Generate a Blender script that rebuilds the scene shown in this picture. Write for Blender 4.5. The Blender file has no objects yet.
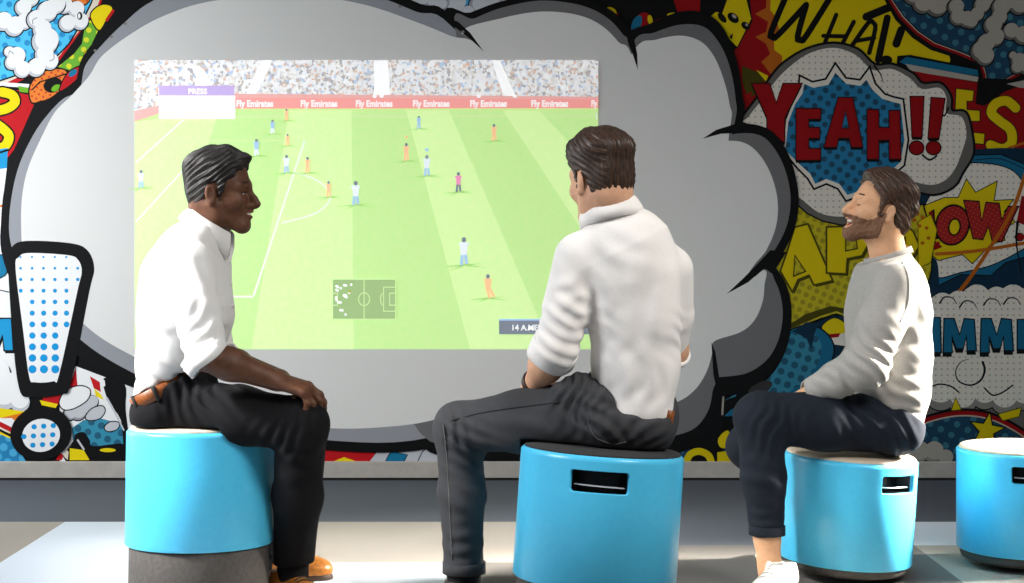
import bpy, bmesh, math, random
import numpy as np
from mathutils import Vector, Matrix
from mathutils.geometry import tessellate_polygon

scene = bpy.context.scene
COL = scene.collection
F, HZ, CX, CAMZ, WALLY = 1550.0, 240.0, 512.0, 1.04, 6.717
SW = F / WALLY                                    # wall scale, pixels per metre
R_ = math.radians
random.seed(7)
rng = np.random.default_rng(7)

def W(px, py, d):
    """a point of the room from a place in the photograph and its distance from the lens plane"""
    return np.array([(px - CX) / F * d, d, CAMZ - (py - HZ) / F * d])

def srgb(r, g, b):
    def c(v):
        v /= 255.0
        return v / 12.92 if v <= .04045 else ((v + .055) / 1.055) ** 2.4
    return (c(r), c(g), c(b), 1.0)

# ------------------------------------------------------------------ materials
def mat(name, col, rough=.6, spec=.5, metal=0, emit=None, estr=0, sheen=0, sss=0):
    m = bpy.data.materials.new(name); m.use_nodes = True
    b = m.node_tree.nodes['Principled BSDF']
    b.inputs['Base Color'].default_value = col
    b.inputs['Roughness'].default_value = rough
    b.inputs['Specular IOR Level'].default_value = spec
    b.inputs['Metallic'].default_value = metal
    if emit: b.inputs['Emission Color'].default_value = emit; b.inputs['Emission Strength'].default_value = estr
    if sheen: b.inputs['Sheen Weight'].default_value = sheen
    if sss:
        b.inputs['Subsurface Weight'].default_value = sss
        b.inputs['Subsurface Radius'].default_value = (.012, .005, .003)
        b.inputs['Subsurface Scale'].default_value = .5
    return m

def NL(m): return m.node_tree.nodes, m.node_tree.links, m.node_tree.nodes['Principled BSDF']

def noisy(name, c1, c2, scale=50, rough=.8, bump=.2, bscale=None, detail=3, stretch=(1, 1, 1), lo=.35, hi=.65, dist=.002, **k):
    """two-tone noise colour with a fine bump"""
    m = mat(name, c1, rough, **k); n, l, b = NL(m)
    tc = n.new('ShaderNodeTexCoord'); mp = n.new('ShaderNodeMapping')
    mp.inputs['Scale'].default_value = stretch
    l.new(tc.outputs['Object'], mp.inputs['Vector'])
    t = n.new('ShaderNodeTexNoise'); t.inputs['Scale'].default_value = scale; t.inputs['Detail'].default_value = detail
    l.new(mp.outputs['Vector'], t.inputs['Vector'])
    r = n.new('ShaderNodeValToRGB')
    r.color_ramp.elements[0].position = lo; r.color_ramp.elements[0].color = c1
    r.color_ramp.elements[1].position = hi; r.color_ramp.elements[1].color = c2
    l.new(t.outputs['Fac'], r.inputs['Fac']); l.new(r.outputs['Color'], b.inputs['Base Color'])
    if bump:
        t2 = n.new('ShaderNodeTexNoise'); t2.inputs['Scale'].default_value = bscale or scale; t2.inputs['Detail'].default_value = 2
        l.new(mp.outputs['Vector'], t2.inputs['Vector'])
        bp = n.new('ShaderNodeBump'); bp.inputs['Strength'].default_value = bump; bp.inputs['Distance'].default_value = dist
        l.new(t2.outputs['Fac'], bp.inputs['Height']); l.new(bp.outputs['Normal'], b.inputs['Normal'])
    return m

def dotted(name, base, dot, pitch_px, rad, ang=30, rough=.6):
    """halftone print: a rotated grid of round dots on the wall plane"""
    m = mat(name, base, rough, .3); n, l, b = NL(m)
    tc = n.new('ShaderNodeTexCoord'); sx = n.new('ShaderNodeSeparateXYZ'); cb = n.new('ShaderNodeCombineXYZ')
    l.new(tc.outputs['Object'], sx.inputs[0]); l.new(sx.outputs['X'], cb.inputs['X']); l.new(sx.outputs['Z'], cb.inputs['Y'])
    mp = n.new('ShaderNodeMapping'); s = SW / pitch_px
    mp.inputs['Scale'].default_value = (s, s, 1); mp.inputs['Rotation'].default_value = (0, 0, R_(ang))
    l.new(cb.outputs[0], mp.inputs['Vector'])
    fr = n.new('ShaderNodeVectorMath'); fr.operation = 'FRACTION'; l.new(mp.outputs['Vector'], fr.inputs[0])
    ds = n.new('ShaderNodeVectorMath'); ds.operation = 'DISTANCE'; ds.inputs[1].default_value = (.5, .5, 0)
    l.new(fr.outputs['Vector'], ds.inputs[0])
    lt = n.new('ShaderNodeMath'); lt.operation = 'LESS_THAN'; lt.inputs[1].default_value = rad
    l.new(ds.outputs['Value'], lt.inputs[0])
    mx = n.new('ShaderNodeMix'); mx.data_type = 'RGBA'
    mx.inputs[6].default_value = base; mx.inputs[7].default_value = dot
    l.new(lt.outputs[0], mx.inputs[0]); l.new(mx.outputs[2], b.inputs['Base Color'])
    return m

# ------------------------------------------------------------------ mesh helpers
def link(o, parent=None):
    COL.objects.link(o)
    if parent is not None:
        o.parent = parent
        o.matrix_parent_inverse = parent.matrix_basis.inverted()   # parts are modelled in room coordinates
    return o

def mesh_obj(name, verts, faces, mats, parent=None, smooth=True, midx=None, origin=None):
    me = bpy.data.meshes.new(name)
    v = np.asarray(verts, dtype=np.float64)
    if origin is not None: v = v - np.asarray(origin)
    me.from_pydata(v.tolist() if len(v) else [], [], faces if isinstance(faces, list) else faces.tolist())
    for m in (mats if isinstance(mats, (list, tuple)) else [mats]): me.materials.append(m)
    if smooth: me.polygons.foreach_set('use_smooth', [True] * len(me.polygons))
    if midx is not None: me.polygons.foreach_set('material_index', list(midx))
    me.update()
    o = bpy.data.objects.new(name, me)
    if origin is not None: o.location = origin
    return link(o, parent)

def bm_obj(name, bm, m, parent=None, smooth=True):
    me = bpy.data.meshes.new(name); bm.to_mesh(me); bm.free()
    for x in (m if isinstance(m, (list, tuple)) else [m]): me.materials.append(x)
    if smooth: me.polygons.foreach_set('use_smooth', [True] * len(me.polygons))
    return link(bpy.data.objects.new(name, me), parent)

def tag(o, label=None, cat=None, group=None, kind=None):
    if label: o['label'] = label
    if cat: o['category'] = cat
    if group: o['group'] = group
    if kind: o['kind'] = kind
    return o

def empty(name, loc):
    o = bpy.data.objects.new(name, None); o.location = loc; o.empty_display_size = .1
    COL.objects.link(o); return o

def box_bm(bm, lo, hi):
    r = bmesh.ops.create_cube(bm, size=1)
    for v in r['verts']:
        v.co = Vector([lo[i] + (v.co[i] + .5) * (hi[i] - lo[i]) for i in range(3)])

def catmull(pts, n=6, closed=True):
    P = [np.array(p, float) for p in pts]; out = []; N = len(P)
    for i in range(N if closed else N - 1):
        if closed: p0, p1, p2, p3 = P[i - 1], P[i], P[(i + 1) % N], P[(i + 2) % N]
        else: p0, p1, p2, p3 = P[max(i - 1, 0)], P[i], P[i + 1], P[min(i + 2, N - 1)]
        for k in range(n):
            t = k / n
            out.append(.5 * (2 * p1 + (p2 - p0) * t + (2 * p0 - 5 * p1 + 4 * p2 - p3) * t * t + (3 * p1 - p0 - 3 * p2 + p3) * t ** 3))
    if not closed: out.append(P[-1])
    return out

class Flat:
    """flat artwork on the back wall: layered polygons, drawn in the photograph's pixels, one mesh"""
    def __init__(s, y0, step=.000025):
        s.v = []; s.f = []; s.mi = []; s.mats = []; s.y = y0; s.step = step
    def mid(s, m):
        if m not in s.mats: s.mats.append(m)
        return s.mats.index(m)
    def lift(s, n=1): s.y -= s.step * n
    def pt(s, p): return ((p[0] - CX) / SW, s.y, CAMZ - (p[1] - HZ) / SW)
    def poly(s, pts, m, smooth=0, lift=True):
        if lift: s.lift()
        else: s.y -= 5e-6                         # never two coincident surfaces
        if smooth: pts = catmull(pts, smooth)
        pts = [(float(p[0]), float(p[1])) for p in pts]
        b = len(s.v); s.v += [s.pt(p) for p in pts]
        tri = tessellate_polygon([[Vector((p[0], -p[1], 0)) for p in pts]])
        k = s.mid(m)
        for t in tri:
            a, c, d = [pts[i] for i in t]
            area = (c[0] - a[0]) * (d[1] - a[1]) - (c[1] - a[1]) * (d[0] - a[0])
            if abs(area) < 1e-9: continue
            t = tuple(t) if area < 0 else tuple(reversed(t))
            s.f.append(tuple(b + i for i in t)); s.mi.append(k)
    def ell(s, cx, cy, rx, ry, m, rot=0, n=28, lift=True):
        c, q = math.cos(R_(rot)), math.sin(R_(rot)); pts = []
        for i in range(n):
            a = 2 * math.pi * i / n; x, y = rx * math.cos(a), ry * math.sin(a)
            pts.append((cx + x * c - y * q, cy + x * q + y * c))
        s.poly(pts, m, lift=lift)
    def stroke(s, pts, w, m, smooth=0, closed=False, w2=None, lift=True, cap=True):
        """a line of width w (tapering to w2)"""
        if lift: s.lift()
        if smooth: pts = catmull(pts, smooth, closed)
        P = [np.array(p, float) for p in pts]
        if closed: P.append(P[0])
        L, Rr = [], []; N = len(P)
        for i in range(N):
            if closed: a, b = P[(i - 1) % (N - 1)], P[(i + 1) % (N - 1)] if i < N - 1 else P[1]
            else: a, b = P[max(i - 1, 0)], P[min(i + 1, N - 1)]
            d1 = P[i] - a; d2 = b - P[i]
            l1, l2 = np.linalg.norm(d1), np.linalg.norm(d2)
            d1 = d1 / l1 if l1 > 1e-9 else d2 / max(l2, 1e-9); d2 = d2 / l2 if l2 > 1e-9 else d1
            t = d1 + d2; t = t / max(np.linalg.norm(t), 1e-9); nn = np.array([-t[1], t[0]])
            k = 1 / max(.45, abs(float(np.dot(nn, np.array([-d1[1], d1[0]])))))
            ww = w if w2 is None else w + (w2 - w) * i / (N - 1)
            L.append(P[i] + nn * ww * .5 * k); Rr.append(P[i] - nn * ww * .5 * k)
        b = len(s.v); k = s.mid(m)
        for i in range(N): s.v += [s.pt(L[i]), s.pt(Rr[i])]
        for i in range(N - 1):
            s.f.append((b + 2 * i, b + 2 * i + 1, b + 2 * i + 3, b + 2 * i + 2)); s.mi.append(k)
        if cap and not closed:
            for i, q in ((0, w), (N - 1, w if w2 is None else w2)):
                if q > .8: s.ell(P[i][0], P[i][1], q / 2, q / 2, m, n=12, lift=False)
    def outlined(s, pts, fill, w, line, smooth=0, drop=None):
        if smooth: pts = catmull(pts, smooth)
        if drop:
            s.poly([(p[0] + drop[0], p[1] + drop[1]) for p in pts], line)
            s.stroke([(p[0] + drop[0], p[1] + drop[1]) for p in pts], w, line, closed=True)
        s.stroke(pts, w * 2, line, closed=True); s.poly(pts, fill)
    def cloud(s, blobs, white, shade, line, w=1.3, sh=(1.6, -2.0)):
        s.lift()
        for x, y, r in blobs: s.ell(x, y, r + w, r + w, line, n=24, lift=False)
        s.lift()
        for x, y, r in blobs: s.ell(x, y, r, r, shade, n=24, lift=False)
        s.lift()
        for x, y, r in blobs: s.ell(x + sh[0] * r / 10, y + sh[1] * r / 10, r * .92, r * .92, white, n=24, lift=False)
    def text(s, txt, x, y, h, m, bold=.02, wscale=1.0):
        """built-in lettering; (x, y) = left end of the baseline, h = capital height in pixels"""
        s.lift()
        c = bpy.data.curves.new('lettering', 'FONT'); c.body = txt; c.size = 1; c.offset = bold; c.resolution_u = 3
        o = bpy.data.objects.new('lettering', c); COL.objects.link(o)
        bpy.context.view_layer.update()
        me = o.evaluated_get(bpy.context.evaluated_depsgraph_get()).to_mesh()
        b = len(s.v); q = h / .72; k = s.mid(m)
        s.v += [s.pt((x + v.co.x * q * wscale, y - v.co.y * q)) for v in me.vertices]
        for p in me.polygons: s.f.append(tuple(b + i for i in p.vertices)); s.mi.append(k)
        bpy.data.objects.remove(o); bpy.data.curves.remove(c)
    def build(s, name, parent=None):
        return mesh_obj(name, s.v, s.f, s.mats, parent, smooth=False, midx=s.mi)

# ------------------------------------------------------------------ the room
M_wall = noisy('painted_plaster', srgb(196, 194, 190), srgb(205, 203, 199), 30, .85, .05)
bm = bmesh.new(); box_bm(bm, (-4.2, WALLY, 0), (4.2, WALLY + .12, 2.9))
tag(bm_obj('wall_back', bm, M_wall, smooth=False), kind='structure')

def carpet(name, a, b): return noisy(name, srgb(*a), srgb(*b), 330, .97, .45, 420, 5, spec=.08, lo=.36, hi=.64, dist=.003)
C_dark = carpet('carpet_slate_shaded', (72, 76, 84), (110, 114, 122))
C_beige = carpet('carpet_beige', (128, 122, 115), (182, 174, 164))
C_light = carpet('carpet_pale_blue', (180, 190, 204), (222, 228, 236))
C_grey = carpet('carpet_grey', (84, 82, 80), (128, 124, 120))
xs = [-4.2, -2.65, -1.65, -.76, -.2, .42, 1.37, 2.4, 4.2]
ys = [-.6, 1.2, 3.2, 4.3, 5.0, 5.28, 5.72, WALLY]
def tile(x, y):
    if y > 5.72: return 0  # strip along the wall: its shade is put into the carpet colour
    if -1.65 < x < -.76: return 2
    if x < -2.65: return 0
    if x < -1.65: return 1
    if x < -.2: return 2 if 4.3 < y < 5.0 or y < 3.2 else 1
    if x < .42: return 1 if y > 5.0 else 3
    if x < 1.37: return 3 if y < 5.28 else 0
    if x < 2.4: return 2 if y > 5.28 or 3.2 < y < 4.3 else 1
    return 3
v = []; f = []; mi = []
for i in range(len(xs) - 1):
    for j in range(len(ys) - 1):
        b = len(v); v += [(xs[i], ys[j], 0), (xs[i + 1], ys[j], 0), (xs[i + 1], ys[j + 1], 0), (xs[i], ys[j + 1], 0)]
        f.append((b, b + 1, b + 2, b + 3)); mi.append(tile((xs[i] + xs[i + 1]) / 2, (ys[j] + ys[j + 1]) / 2))
fl = mesh_obj('floor', v, f, [C_dark, C_beige, C_light, C_grey], smooth=False, midx=mi)
tag(fl, kind='structure')

# baseboard: a painted board with a rounded top edge over a set-back strip coloured as the shadow below
M_base = noisy('baseboard_paint', srgb(176, 170, 162), srgb(186, 180, 172), 20, .5, .03)
M_gap = mat('baseboard_gap_shadow', srgb(26, 25, 25), .6)
prof = [(0, .082), (-.012, .082), (-.016, .078), (-.016, .012), (-.006, .012), (-.006, 0)]
v = []; f = []; mi = []
for k, (dy, z) in enumerate(prof): v += [(-4.2, WALLY + dy, z), (4.2, WALLY + dy, z)]
for k in range(len(prof) - 1): f.append((2 * k, 2 * k + 1, 2 * k + 3, 2 * k + 2)); mi.append(1 if k >= 3 else 0)
tag(mesh_obj('baseboard_back', v, f, [M_base, M_gap], smooth=False, midx=mi), kind='structure')
# ------------------------------------------------------------------ the comic mural
def ink(n, c, r=.6): return mat(n, srgb(*c), r, .12)
K = ink('ink_black', (13, 13, 14)); WH = ink('ink_white', (238, 238, 238)); LG = ink('ink_light_grey', (196, 198, 204))
GR = ink('ink_grey', (150, 152, 158)); DG = ink('ink_dark_grey', (112, 111, 112))
RD = ink('ink_red', (190, 22, 30)); YL = ink('ink_yellow', (236, 212, 14)); OR = ink('ink_orange', (226, 120, 30))
BL = ink('ink_blue', (30, 150, 205)); TL = ink('ink_teal', (22, 118, 158)); NV = ink('ink_navy', (22, 62, 88)); GN = ink('ink_green', (110, 175, 40))
OL = ink('ink_olive', (84, 80, 14)); CRM = ink('ink_cream', (226, 214, 196)); BUB = ink('ink_bubble_white', (226, 225, 222), .55)
D_blue = dotted('print_blue_dots', srgb(24, 128, 180), srgb(70, 170, 215), 11, .36, 30)
D_sky = dotted('print_sky_dots', srgb(70, 190, 235), srgb(20, 140, 200), 10, .3, 20)
D_navy = dotted('print_navy_dots', srgb(18, 78, 110), srgb(60, 130, 155), 12, .27, 28)
D_night = dotted('print_night_dots', srgb(22, 70, 105), srgb(60, 130, 165), 9, .17, 40)
D_teal = dotted('print_teal_dots', srgb(46, 142, 172), srgb(22, 92, 122), 10.5, .33, 20)
D_burst = dotted('print_burst_dots', srgb(30, 140, 190), srgb(18, 84, 118), 9.5, .3, 35)
D_yel = dotted('print_yellow_dots', srgb(220, 205, 20), srgb(176, 164, 18), 8, .32, 25)
D_grn = dotted('print_green_dots', srgb(104, 172, 38), srgb(214, 214, 30), 10, .27, 15)
D_wht = dotted('print_white_dots', srgb(232, 230, 226), srgb(186, 186, 186), 6, .16, 0)
D_red = dotted('print_red_dots', srgb(190, 24, 32), srgb(226, 120, 40), 4, .13, 30)
D_org = dotted('print_orange_dots', srgb(228, 122, 30), srgb(196, 50, 24), 5, .22, 30)

m = Flat(WALLY - .0015)
X0, X1, Y0, Y1 = -330, 1354, -160, 461
m.poly([(X0, Y0), (X1, Y0), (X1, Y1), (X0, Y1)], K)

# ---- left of the bubble, and its continuation past the frame
m.poly([(X0, Y0), (40, Y0), (110, -30), (100, 8), (82, 30), (60, 60), (0, 92), (X0, 120)], RD)
m.poly([(X0, Y0), (40, Y0), (110, -30), (98, 5), (80, 30), (58, 58), (0, 86), (X0, 112)], CRM)
m.outlined([(X0, Y0), (36, Y0), (104, -34), (90, 4), (79, 26), (68, 44), (55, 57), (30, 70), (0, 80), (X0, 106)], D_sky, 1.6, K)
m.poly([(X0, 118), (0, 88), (30, 92), (34, 105), (14, 150), (6, 160), (X0, 190)], RD)
m.stroke([(0, 84), (28, 86), (32, 92)], 4, WH); m.stroke([(-40, 96), (0, 89), (30, 94)], 1.6, K)
m.poly([(18, 86), (30, 88), (30, 93), (20, 92)], GN)
m.stroke([(2, 92), (12, 95), (15, 102), (8, 108), (-4, 112), (-8, 120), (2, 128), (9, 136), (5, 146), (-8, 150), (-16, 146)], 13, K, smooth=4)
m.stroke([(2, 92), (12, 95), (15, 102), (8, 108), (-4, 112), (-8, 120), (2, 128), (9, 136), (5, 146), (-8, 150), (-16, 146)], 9.5, YL, smooth=4)
m.poly([(X0, 190), (8, 148), (7, 168), (X0, 210)], BL); m.stroke([(-60, 172), (8, 150)], 2, K)
m.poly([(X0, 215), (7, 168), (3, 200), (12, 300), (22, 395), (30, 420), (X0, 430)], WH)
m.outlined([(86, 22), (92, 20), (99, 29), (88, 52), (84, 66), (72, 71), (58, 67), (74, 54), (82, 44)], D_grn, 1.4, K)
m.outlined([(85, 52), (88, 50), (86, 60), (82, 62)], YL, .6, OL)
m.outlined([(91, 17), (95, 9), (103, 5), (110, 6), (112, 10), (106, 20), (99, 30)], YL, 1.3, K, smooth=4)
m.stroke([(113, 11), (107, 20)], 3, RD)
m.outlined([(65, 2), (76, -3), (89, -1), (84, 5), (74, 7), (67, 5)], D_org, 1.3, K, smooth=4)
m.outlined([(32, 102), (30, 88), (38, 76), (50, 70), (64, 70), (67, 77), (62, 88), (50, 98), (40, 101)], D_org, 1.5, K, smooth=4)
m.stroke([(32, 90), (40, 82), (66, 74)], 1.4, K); m.ell(53, 85, 9.5, 7.5, K, -20); m.ell(56, 88, 5, 3, GN, -30)
m.outlined([(60, 90), (66, 76), (74, 69), (83, 66), (85, 69), (78, 78), (66, 88)], RD, 1.2, K, smooth=4); m.ell(73, 73, 5, 2.8, TL, -38)
cl = [(36, 20, 9), (47, 12, 10), (56, 5, 9), (42, 30, 9), (45, 42, 13), (44, 55, 9), (50, 62, 8), (36, 68, 9), (22, 70, 8), (12, 63, 7), (16, 57, 9), (9, 52, 5)]
m.cloud([(-14, 12, 12), (3, 22, 9), (14, 27, 9.5), (24, 22, 8), (23, 8, 8), (30, -2, 9), (-20, 26, 10)], WH, LG, K)
m.cloud([(80, 22, 8), (67, 24, 8), (76, 10, 8), (64, 6, 8)], WH, LG, K); m.cloud(cl, WH, LG, K)
m.stroke([(33, 24), (33, 20), (37, 18)], .9, GR, smooth=3); m.stroke([(9, 54), (10, 51), (14, 54)], .9, GR, smooth=3); m.stroke([(50, 61), (54, 59), (54, 54)], .9, GR, smooth=3)
m.ell(80, 16, 2.6, 4, K); m.ell(79.4, 16, 1.2, 2.6, WH)
m.cloud([(-110, 20, 22), (-80, 40, 20), (-60, 10, 18), (-150, 50, 24), (-190, 20, 20)], WH, LG, K)
# M of the left-hand word and the puffs under it
m.stroke([(6, 205), (-4, 207), (-30, 214)], 2, OR); m.outlined([(-8, 258), (4, 256), (7, 266), (5, 275), (-8, 278)], TL, 1, K, smooth=3)
m.stroke([(-30, 293), (0, 290), (9, 292)], 1, K)
m.outlined([(-22, 320), (-13, 320), (-7, 336), (1, 319), (11, 319), (13, 350), (5, 350), (3, 334), (-4, 350), (-10, 350), (-16, 334), (-16, 350), (-24, 350)], BL, 1.5, K, drop=(1, 2.5))
m.cloud([(-30, 378, 18), (-4, 376, 15), (12, 386, 11), (24, 388, 11), (4, 396, 14), (20, 402, 10)], WH, LG, K, 1.3, (0, -3))
m.poly([(X0, 405), (0, 408), (30, 412), (24, 428), (8, 440), (X0, 440)], YL); m.poly([(0, 418), (34, 410), (26, 424), (0, 428)], OR)
m.poly([(X0, 420), (12, 418), (24, 428), (10, 432), (X0, 432)], WH)
m.stroke([(-60, 412), (0, 424), (20, 434)], 5, RD); m.stroke([(-60, 415.5), (0, 427.5), (20, 437)], 1.3, CRM); m.stroke([(-60, 418), (0, 430), (20, 440)], 2.6, K)
m.poly([(X0, 425), (0, 434), (14, 440), (26, 461), (X0, 461)], D_blue)
# under the bubble at the left
m.poly([(60, 400), (76, 366), (140, 390), (160, 461), (60, 461)], WH)
m.poly([(66, 398), (76, 367), (78, 388), (66, 394)], RD); m.poly([(90, 376), (100, 382), (101, 392), (94, 388)], RD)
m.poly([(94, 388), (101, 394), (104, 400), (96, 396)], YL); m.poly([(45, 396), (62, 394), (58, 405), (42, 400)], RD)
m.poly([(40, 400), (58, 404), (56, 408), (42, 405)], YL)
m.poly([(72, 428), (84, 420), (100, 418), (122, 424), (126, 446), (74, 446)], D_teal)
m.cloud([(78, 412, 8), (86, 407, 8), (70, 414, 6), (92, 402, 6)], LG, GR, K)
m.outlined([(60, 402), (66, 391), (80, 386), (90, 390), (87, 400), (74, 408), (64, 409)], WH, 1.2, K, smooth=4)
m.outlined([(86, 417), (92, 409), (102, 406), (105, 411), (100, 418), (90, 420)], LG, 1.1, K, smooth=4)
m.outlined([(105, 427), (111, 422), (119, 423), (117, 429), (108, 431)], LG, 1.1, K, smooth=4)
m.poly([(104, 378), (125, 384), (126, 410), (130, 446), (124, 446), (121, 420), (108, 400)], K, smooth=4)
m.stroke([(107, 398), (115, 412), (124, 430)], 2.2, LG, smooth=4, w2=1.5); m.stroke([(103.5, 381), (104, 385)], 3, WH)
m.poly([(74, 440), (76, 434), (84, 432), (90, 440), (94, 446), (126, 444), (126, 461), (66, 461)], K, smooth=4)
m.poly([(70, 448), (84, 450), (90, 460), (70, 460)], YL); m.ell(108, 450, 8, 2, YL); m.stroke([(78, 440), (84, 449)], 2, LG)
m.poly([(60, 452), (64, 455), (62, 460), (56, 460)], RD); m.poly([(66, 448), (69, 452), (68, 460), (64, 456)], CRM)
# strip under the bubble in the middle
m.poly([(126, 440), (326, 448), (326, 461), (126, 461)], NV)
m.poly([(200, 446), (372, 446), (375, 454), (370, 461), (200, 461)], RD); m.poly([(334, 461), (344, 457), (356, 461)], YL)
m.poly([(374, 445), (440, 440), (440, 461), (370, 461), (377, 452)], LG)
m.outlined([(386, 461), (389, 455), (394, 450), (398, 453), (407, 455), (404, 461)], TL, .8, K)
m.stroke([(418, 461), (424, 450), (434, 446)], 1, NV, smooth=4)
m.poly([(440, 436), (700, 436), (700, 461), (440, 461)], D_night)

INK0 = (WH, LG, GR, DG, RD, YL, OR, TL, NV, OL, CRM)
INK0 = (WH, LG, GR, DG, RD, YL, OR, TL, NV, OL, CRM)
# ---- right-hand panels: same inks darkened, the weaker light there put into the colour
WH = ink('ink_white_shaded', (222, 215, 202)); LG = ink('ink_light_grey_shaded', (166, 160, 150)); GR = ink('ink_grey_shaded', (134, 130, 124)); DG = ink('ink_dark_grey_shaded', (98, 95, 91))
RD = ink('ink_red_shaded', (142, 12, 16)); YL = ink('ink_yellow_shaded', (212, 188, 8)); OR = ink('ink_orange_shaded', (176, 92, 22)); TL = ink('ink_teal_shaded', (22, 98, 132)); NV = ink('ink_navy_shaded', (14, 44, 64)); OL = ink('ink_olive_shaded', (66, 62, 10)); CRM = ink('ink_cream_shaded', (190, 172, 150))
D_navy = dotted('print_navy_dots_shaded', srgb(12, 58, 84), srgb(46, 104, 124), 12, .27, 28)
D_teal = dotted('print_teal_dots_shaded', srgb(40, 122, 148), srgb(18, 76, 100), 10.5, .33, 20)
D_burst = dotted('print_burst_dots_shaded', srgb(24, 114, 158), srgb(14, 66, 92), 9.5, .3, 35)
D_yel = dotted('print_yellow_dots_shaded', srgb(186, 172, 14), srgb(148, 136, 14), 8, .32, 25)
D_wht = dotted('print_white_dots_shaded', srgb(224, 217, 204), srgb(172, 167, 160), 6, .16, 0)
D_red = dotted('print_red_dots_shaded', srgb(150, 14, 18), srgb(190, 96, 30), 4, .13, 30)
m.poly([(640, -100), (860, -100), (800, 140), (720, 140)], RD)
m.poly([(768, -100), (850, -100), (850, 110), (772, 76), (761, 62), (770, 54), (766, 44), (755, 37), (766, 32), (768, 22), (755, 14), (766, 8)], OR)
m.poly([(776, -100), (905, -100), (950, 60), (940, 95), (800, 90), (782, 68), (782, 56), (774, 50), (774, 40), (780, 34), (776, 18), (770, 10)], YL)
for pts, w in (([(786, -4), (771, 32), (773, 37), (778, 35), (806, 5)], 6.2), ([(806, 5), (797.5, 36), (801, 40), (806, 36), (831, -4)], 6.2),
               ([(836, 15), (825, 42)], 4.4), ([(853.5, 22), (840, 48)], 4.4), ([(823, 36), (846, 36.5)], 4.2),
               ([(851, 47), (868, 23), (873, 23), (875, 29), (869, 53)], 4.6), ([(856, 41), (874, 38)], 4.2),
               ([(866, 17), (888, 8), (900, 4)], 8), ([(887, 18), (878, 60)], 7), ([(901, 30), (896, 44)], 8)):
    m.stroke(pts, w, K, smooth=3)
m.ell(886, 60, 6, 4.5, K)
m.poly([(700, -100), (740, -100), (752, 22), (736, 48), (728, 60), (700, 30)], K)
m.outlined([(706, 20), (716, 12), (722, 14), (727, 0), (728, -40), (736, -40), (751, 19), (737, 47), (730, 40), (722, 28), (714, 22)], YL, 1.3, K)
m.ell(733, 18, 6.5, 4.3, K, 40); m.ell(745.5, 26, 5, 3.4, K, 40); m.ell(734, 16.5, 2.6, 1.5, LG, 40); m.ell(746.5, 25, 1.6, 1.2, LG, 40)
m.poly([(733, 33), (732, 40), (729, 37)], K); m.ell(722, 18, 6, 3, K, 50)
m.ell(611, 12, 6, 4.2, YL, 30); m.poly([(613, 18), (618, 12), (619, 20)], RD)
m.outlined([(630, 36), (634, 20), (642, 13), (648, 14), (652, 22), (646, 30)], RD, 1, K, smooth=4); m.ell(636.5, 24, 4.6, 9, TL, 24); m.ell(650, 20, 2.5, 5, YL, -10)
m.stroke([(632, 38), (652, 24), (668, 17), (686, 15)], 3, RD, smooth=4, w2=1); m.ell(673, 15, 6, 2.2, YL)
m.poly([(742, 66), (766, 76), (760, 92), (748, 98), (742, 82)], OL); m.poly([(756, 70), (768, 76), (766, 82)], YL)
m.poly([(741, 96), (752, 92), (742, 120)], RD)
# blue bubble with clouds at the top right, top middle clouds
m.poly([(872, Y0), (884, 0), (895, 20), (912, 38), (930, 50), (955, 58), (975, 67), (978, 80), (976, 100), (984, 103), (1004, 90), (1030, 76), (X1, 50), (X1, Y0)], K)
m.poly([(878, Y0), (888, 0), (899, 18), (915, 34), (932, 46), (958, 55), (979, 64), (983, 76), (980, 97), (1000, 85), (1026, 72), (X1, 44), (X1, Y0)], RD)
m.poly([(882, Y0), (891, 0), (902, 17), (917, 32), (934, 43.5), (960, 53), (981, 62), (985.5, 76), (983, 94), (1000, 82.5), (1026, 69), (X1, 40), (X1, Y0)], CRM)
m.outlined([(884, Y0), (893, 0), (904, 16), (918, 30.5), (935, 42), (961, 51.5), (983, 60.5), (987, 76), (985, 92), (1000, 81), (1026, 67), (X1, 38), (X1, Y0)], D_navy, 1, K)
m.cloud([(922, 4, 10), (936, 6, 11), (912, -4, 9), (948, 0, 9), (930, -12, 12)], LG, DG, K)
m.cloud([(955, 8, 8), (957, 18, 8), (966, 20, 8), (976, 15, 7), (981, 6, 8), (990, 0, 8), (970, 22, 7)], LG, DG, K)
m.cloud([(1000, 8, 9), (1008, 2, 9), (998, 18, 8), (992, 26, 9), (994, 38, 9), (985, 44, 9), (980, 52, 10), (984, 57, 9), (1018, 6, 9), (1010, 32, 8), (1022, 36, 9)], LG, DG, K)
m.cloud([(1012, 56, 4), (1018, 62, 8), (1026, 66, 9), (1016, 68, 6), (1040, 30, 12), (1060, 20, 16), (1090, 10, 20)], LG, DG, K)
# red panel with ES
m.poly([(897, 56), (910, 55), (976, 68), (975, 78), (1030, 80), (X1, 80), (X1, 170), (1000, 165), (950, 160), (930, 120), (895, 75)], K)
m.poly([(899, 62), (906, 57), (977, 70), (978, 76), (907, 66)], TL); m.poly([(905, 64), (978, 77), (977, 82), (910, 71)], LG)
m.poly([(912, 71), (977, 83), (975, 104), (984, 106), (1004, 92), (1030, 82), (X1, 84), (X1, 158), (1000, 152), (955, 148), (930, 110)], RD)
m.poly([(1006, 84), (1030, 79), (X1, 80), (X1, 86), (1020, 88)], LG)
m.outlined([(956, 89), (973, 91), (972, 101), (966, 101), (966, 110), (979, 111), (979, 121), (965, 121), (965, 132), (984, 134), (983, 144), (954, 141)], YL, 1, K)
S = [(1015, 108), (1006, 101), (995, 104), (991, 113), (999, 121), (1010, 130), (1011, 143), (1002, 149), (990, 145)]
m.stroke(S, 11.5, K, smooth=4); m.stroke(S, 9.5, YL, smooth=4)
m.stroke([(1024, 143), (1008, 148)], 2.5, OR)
m.outlined([(1040, 100), (1052, 100), (1050, 148), (1040, 148)], YL, 1, K)
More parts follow.
